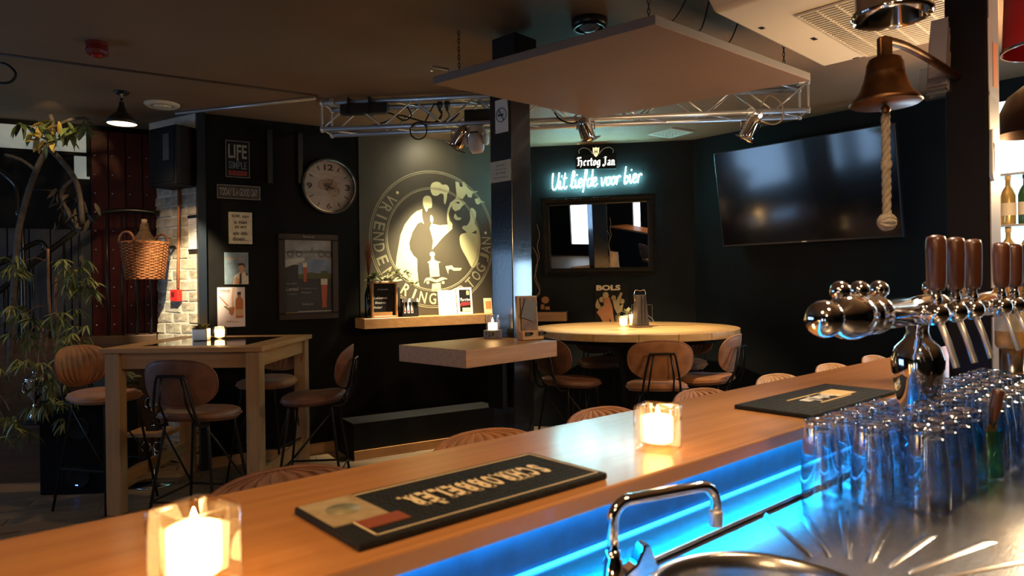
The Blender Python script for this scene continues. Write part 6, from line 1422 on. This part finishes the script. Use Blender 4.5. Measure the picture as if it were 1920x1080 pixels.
for k in range(3): b.tube([((rt_+0.006*math.cos(j*0.9+k*2.1))*math.cos(2*PI*j/60), (rt_+0.006*math.cos(j*0.9+k*2.1))*math.sin(2*PI*j/60), H_-0.004+0.006*math.sin(j*0.9+k*2.1)) for j in range(60)], 0.006, 5, closed=True)
b.build('rim', M_wicker, t)
for g0_ in (-PI*0.60, PI*0.40):
    b = MB(); cx, cy = rt_*math.cos(g0_), rt_*math.sin(g0_); tx, ty = -math.sin(g0_), math.cos(g0_)
    pts = [(cx+tx*0.075*math.cos(a_), cy+ty*0.075*math.cos(a_), H_+0.075*math.sin(a_)) for a_ in [PI*i/14 for i in range(15)]]
    b.tube(pts, 0.010, 7); b.build('handle', M_wicker, t)
MB().lathe([(0.001, 0.002), (rb_, 0.002), (rb_, 0.010), (0.001, 0.010)], 26).build('base', M_wicker, t)
MB().tube([(0.10, 0.10, H_-0.03), (0.14, 0.30, H_-0.02)], 0.012, 8).tube([(-0.10, 0.08, H_-0.03), (-0.04, 0.42, H_-0.02)], 0.012, 8).build('hanging_hook', M_iron, t)
t2 = thing('wicker_bottle', 'wicker covered demijohn neck rising out of the hung basket', 'bottle', Vector((p.x, p.y, zb+0.012)))
b = MB(); prof = [(0.001, 0), (0.09, 0.0), (0.115, 0.05), (0.118, 0.18), (0.10, 0.28), (0.06, 0.33), (0.034, 0.37), (0.026, 0.43), (0.001, 0.43)]; b.lathe(prof, 28)
for k in range(26):
    z = 0.24+k*0.0075; 
    for (r0, z0), (r1, z1) in zip(prof[1:], prof[2:]):
        if z0 <= z <= z1 and z1 > z0: rr = r0+(r1-r0)*(z-z0)/(z1-z0); b.tube([(rr*math.cos(2*PI*j/24), rr*math.sin(2*PI*j/24), z) for j in range(24)], 0.0045, 4, closed=True); break
b.build('wicker_cover', M_wick2, t2); MB().lathe([(0.020, 0.425), (0.022, 0.45), (0.020, 0.465), (0.001, 0.468)], 14).build('cork', mat('cork', (0.36, 0.27, 0.20), 0.8), t2)

# ================================================================== STAIR RAILING
RF = Frame(WD.o.x, WD.o.y, WD.rot); RF.o = WD.o + WD.n*0.30
def rl(px, py): tt, zz = RF.hit(px, py); return (tt, 0, zz)
rg = thing('stair_railing', 'black iron stair railing climbing from left to right before the red boards', 'railing', RF.o, RF.rot)
hr = [rl(-60, 585), rl(0, 545), rl(75, 484), rl(178, 408), rl(205, 397), rl(250, 395), rl(298, 400)]
MB().tube(smoothpath(hr, 4), 0.022, 10).build('handrail', mat('glossy_black_rail', (0.012, 0.012, 0.012), 0.22), rg)
def hz(px):
    xs = [(-60, 585), (0, 545), (75, 484), (178, 408), (205, 397), (250, 395), (298, 400)]
    for (x0, y0), (x1, y1) in zip(xs, xs[1:]):
        if x0 <= px <= x1: return y0+(y1-y0)*(px-x0)/(x1-x0)
for px in (8, 34, 62, 92, 120, 148, 200, 228, 254, 281):
    u0 = rl(px, hz(px)); u1 = rl(px, 648)
    MB().tube([u0, (u0[0], 0, max(0.1, u1[2]-0.05))], 0.009, 7).build('baluster', mat('blue_black_iron', (0.014, 0.017, 0.022), 0.3, 0.3), rg)
MB().tube(smoothpath([rl(-40, 310), rl(0, 322), rl(26, 342), rl(33, 360), rl(34, 400), rl(40, 420), rl(44, 560), rl(44, 700)], 4), 0.020, 8).build('upper_handrail', MATS['glossy_black_rail'], rg)
MB().tube([rl(45, 355), rl(110, 358)], 0.012, 7).build('upper_rail', MATS['blue_black_iron'], rg)
MB().tube(smoothpath([rl(-40, 505), rl(10, 490), rl(45, 466), rl(72, 454), rl(84, 462), rl(82, 474)], 4), 0.020, 8).build('end_scroll', MATS['glossy_black_rail'], rg)

# ================================================================== PLANTS, LEFT
bl = Leaves([leafmesh('leaf', M_leaf, 0.125, 0.018, 0.35), leafmesh('leaf', M_leafd, 0.12, 0.017, 0.5), leafmesh('leaf', M_leaf, 0.105, 0.015, 0.2)])
def bamboo(label, base, stems, clusters, per):
    r = thing('bamboo_plant', label, 'plant', base)
    for st_ in stems: MB().tube(smoothpath([tuple(Vector(q)-base) for q in st_], 4), [0.009]*(len(st_)*4-3), 7).build('stem', M_stem, r)
    for c, rad_, src in clusters:
        v = c-base; s0 = src-base
        MB().tube(smoothpath([tuple(s0), tuple((s0+v)/2+Vector((0, 0, 0.03))), tuple(v)], 4), 0.003, 5).build('twig', M_stem, r)
        for i in range(per//7):
            q = v + Vector((rnd.uniform(-1, 1)*rad_, rnd.uniform(-0.6, 0.6)*rad_, rnd.uniform(-0.8, 0.8)*rad_)); g = rnd.uniform(0, 2*PI); pit = rnd.uniform(-0.9, 0.15)
            for j in range(7): bl.put(r, q, (pit+rnd.uniform(-0.25, 0.25), rnd.uniform(-0.4, 0.4), g+(j-3)*0.42), sc=rnd.uniform(0.7, 1.1))
    return r
pl = thing('wooden_planter', 'tall dark wooden planter box at the left edge', 'planter', at_Y(28, 915, 4.95).xy.to_3d(), math.radians(6))
for x0, x1, y0, y1 in ((-0.42, 0.20, -0.02, 0.0), (-0.42, 0.20, 0.38, 0.40), (-0.42, -0.40, 0, 0.38), (0.18, 0.20, 0, 0.38)): MB().box(x0, x1, y0, y1, 0.0, 0.44).build('side_board', M_dwood, pl, bevel=0.003)
MB().box(-0.44, 0.22, -0.04, 0.42, 0.44, 0.462).build('lid_board', M_dwood, pl, bevel=0.003); MB().box(-0.46, 0.24, -0.07, 0.42, 0.0, 0.05).build('plinth', M_oak, pl)
B1 = at_Y(95, 760, 5.05); B1 = Vector((-3.45, 5.20, 0.463))
def A(px, py, Y): return at_Y(px, py, Y)
bamboo('tall bamboo plant with yellowish leaf fans standing before the stair railing', B1, [[B1, A(100, 640, 5.05), A(92, 560, 4.98), A(90, 466, 4.95)]],
       [(A(42, 492, 4.95), 0.10, A(88, 490, 4.95)), (A(150, 505, 4.95), 0.12, A(97, 530, 5)), (A(162, 540, 5.0), 0.10, A(97, 560, 5)), (A(140, 525, 5.0), 0.10, A(97, 560, 5))], 70)
B3 = B1 + Vector((0.02, 0.06, 0))
bamboo('middle bamboo plant with dense green leaf fans at the height of the high table', B3, [[B3, A(106, 620, 5.05), A(105, 520, 5.05)], [B3+Vector((-0.10, 0, 0)), A(88, 700, 5.05), A(89, 610, 5.05)]],
       [(A(48, 590, 4.95), 0.10, A(90, 575, 5)), (A(50, 628, 4.95), 0.10, A(95, 600, 5)), (A(120, 592, 4.9), 0.11, A(100, 600, 5)), (A(140, 625, 4.9), 0.10, A(100, 620, 5))], 70)
B2 = Vector((-3.60, 5.15, 0.463)); 
bamboo('low spreading bamboo with drooping dark leaves behind the left stool', B2, [[B2, B2+Vector((0.02, 0, 0.4)), B2+Vector((0.06, 0, 0.75))], [B2+Vector((-0.3, 0, 0)), B2+Vector((-0.32, 0, 0.3))]],
       [(A(95, 690, 4.7), 0.13, B2+Vector((0.05, 0, 0.45))), (A(120, 730, 4.72), 0.14, B2+Vector((0.05, 0, 0.4))), (A(70, 740, 4.7), 0.13, B2+Vector((0.03, 0, 0.3))), (A(90, 780, 4.66), 0.13, B2+Vector((0.02, 0, 0.2))), (A(18, 770, 4.7), 0.12, B2+Vector((-0.3, 0, 0.2))), (A(14, 805, 4.66), 0.10, B2+Vector((-0.3, 0, 0.1))), (A(34, 690, 4.7), 0.09, B2+Vector((0.0, 0, 0.4)))], 42)
bl.end()
# bare indoor tree with dry leaves up at the window
TB = at_Y(20, 640, 5.35); TB = Vector((TB.x, 5.30, 0.463))
t = thing('indoor_tree', 'twisted grey indoor tree with dry lit leaves under the ceiling at the left', 'tree', TB)
def T(px, py, Y=5.2): return tuple(at_Y(px, py, Y)-TB)
MB().tube(smoothpath([(0, 0, 0), T(30, 480), T(45, 390), T(68, 320), T(90, 275), T(100, 240), T(95, 215)], 5), [0.022]*26 + [0.016]*5, 9).build('trunk', M_bark, t)
for pts, rr in (([T(90, 275), T(118, 305), T(140, 335), T(150, 370), T(155, 420)], 0.020), ([T(100, 240), T(130, 225), T(160, 222)], 0.012), ([T(68, 320), T(40, 300), T(10, 290)], 0.012), ([T(140, 335), T(115, 360), T(128, 400), T(150, 430)], 0.014)): MB().tube(smoothpath(pts, 5), rr, 7).build('branch', M_bark, t)
tl2 = Leaves([leafmesh('leaf', M_leafy, 0.10, 0.05), leafmesh('leaf', M_leafd, 0.12, 0.05), leafmesh('leaf', M_bark, 0.10, 0.035)])
for i in range(46): px, py = rnd.gauss(92, 16), rnd.uniform(222, 272); tl2.put(t, T(px, py, 5.2+rnd.uniform(-.1, .1)), (rnd.uniform(-1.6, 0.4), rnd.uniform(-.6, .6), rnd.uniform(0, 2*PI)), (0 if rnd.random() < 0.45 else 1))
for i in range(26): tl2.put(t, T(rnd.uniform(120, 165), rnd.uniform(222, 260)), (rnd.uniform(-1.6, 0.4), rnd.uniform(-.6, .6), rnd.uniform(0, 2*PI)), 1)
for i in range(40): tl2.put(t, T(rnd.gauss(135, 18), rnd.gauss(385, 28)), (rnd.uniform(-1.9, 0.0), rnd.uniform(-.6, .6), rnd.uniform(0, 2*PI)), 2)
for i in range(8): tl2.put(t, T(rnd.uniform(32, 50), rnd.uniform(222, 236)), (rnd.uniform(-1.6, 0.0), 0, rnd.uniform(0, 2*PI)), 1)
tl2.end()
light('tree_spot_light', 'SPOT', tuple(at_Y(95, 190, 4.9)), 5, (1, 0.72, 0.3), tuple(at_Y(95, 250, 5.25)), spot_size=math.radians(60), shadow_soft_size=0.02)
# subwoofer with blue lamp
p = at_Y(140, 900, 4.79); t = thing('subwoofer', 'big black floor loudspeaker with a small blue light behind the left stool', 'speaker', Vector((p.x, p.y+0.02, 0)), math.radians(4))
MB().box(-0.25, 0.22, 0, 0.45, 0.0, 0.66).build('cabinet', mat('black_carpet', (0.004, 0.005, 0.008), 0.85, spec=0.15), t, bevel=0.012)
for z in (0.46, 0.12): MB().at((0.02, -0.002, z), RX(PI/2)).lathe([(0.001, 0), (0.075, 0.002), (0.08, 0.008), (0.072, 0.010), (0.06, 0.004), (0.001, 0.004)], 28).home().build('port', M_black, t)
MB().box(-0.008, 0.012, -0.006, 0.001, 0.055, 0.068).build('power_lamp', mat('blue_lamp', (0.1, 0.3, 1), emit=14, ecol=(0.08, 0.25, 1.0)), t)
p2 = Vector((p.x+0.17, p.y+0.10, 0.6602)); t = thing('event_sign', 'small blue card sign standing on the black floor loudspeaker', 'sign', p2, (math.radians(-8), 0, math.radians(8)))
bs_ = MB().box(-0.13, 0.11, 0, 0.008, 0, 0.15).build('card', mat('slate_blue_print', (0.05, 0.085, 0.13), 0.5), t); MB().text('De', -0.06, 0.03, 0.05, 0.03, 0, 0.001).build('lettering', M_white, t)
# trophies and the little side table
def trophy(name, label, c, s, lid):
    r = thing(name, label, 'trophy', c)
    MB().box(-0.06*s, 0.06*s, -0.06*s, 0.06*s, 0, 0.045*s).build('plinth', M_plastic, r, bevel=0.004)
    MB().lathe([(0.045*s, 0.045*s), (0.04*s, 0.06*s), (0.014*s, 0.085*s), (0.012*s, 0.12*s), (0.022*s, 0.13*s), (0.012*s, 0.14*s), (0.014*s, 0.18*s), (0.05*s, 0.21*s), (0.068*s, 0.27*s), (0.070*s, 0.33*s), (0.076*s, 0.335*s), (0.001, 0.33*s)], 28).build('cup', M_chrome, r)
    for sx in (-1, 1): MB().tube([(sx*(0.066+0.028*math.sin(a_))*s, 0, (0.27+0.045*math.cos(a_))*s) for a_ in [PI*i/10 for i in range(11)]], 0.006*s, 6).build('handle', M_chrome, r)
    if lid: MB().lathe([(0.076*s, 0.336*s), (0.070*s, 0.352*s), (0.035*s, 0.375*s), (0.012*s, 0.385*s), (0.014*s, 0.40*s), (0.001, 0.412*s)], 28).build('lid', M_chrome, r)
    return r
trophy('trophy', 'large lidded silver trophy cup on the wooden planter', Vector((at_Y(36, 800, 4.86).x, 5.02, 0.463)), 0.95, True)
p = at_Y(287, 806, 5.02); t = thing('side_table', 'tiny side table with a wooden top and scrolled chrome foot under the high table', 'table', Vector((p.x, 5.02, 0)))
zt_ = p.z
MB().box(-0.15, 0.15, -0.12, 0.12, zt_-0.03, zt_).build('tabletop', M_oak, t, bevel=0.003); MB().lathe([(0.14, 0), (0.14, 0.012), (0.02, 0.025), (0.013, 0.04), (0.013, zt_-0.03)], 22).build('leg', M_steel, t)
b = MB()
for s_ in (-1, 1): b.tube([(s_*0.045+0.035*math.cos(a_), -0.015, zt_-0.12+0.035*math.sin(a_)) for a_ in [2*PI*i/20 for i in range(20)]], 0.006, 6, closed=True)
b.build('scroll', M_chrome, t)
trophy('trophy', 'small silver trophy on the tiny side table behind the dark front stool', Vector((p.x+0.01, 5.02, zt_+0.0005)), 0.72, False)
bsh = thing('leafy_shrub', 'small dark leafy pot plant behind the left leg of the square high table', 'plant', Vector((-3.05, 5.30, 0)))
MB().lathe([(0.001, 0), (0.11, 0), (0.14, 0.30), (0.12, 0.30), (0.001, 0.27)], 22).build('pot', M_plastic, bsh); MB().tube([(0, 0, 0.25), (0.02, 0, 0.75)], 0.012, 7).build('stem', M_stem, bsh)
ls = Leaves([leafmesh('leaf', M_leafd, 0.07, 0.04), leafmesh('leaf', M_gl, 0.06, 0.035)])
for i in range(70): ls.put(bsh, (rnd.gauss(0.03, .10), rnd.gauss(0, .08), rnd.uniform(0.55, 0.95)), (rnd.uniform(-.8, .8), rnd.uniform(-.5, .5), rnd.uniform(0, 2*PI)))
ls.end()
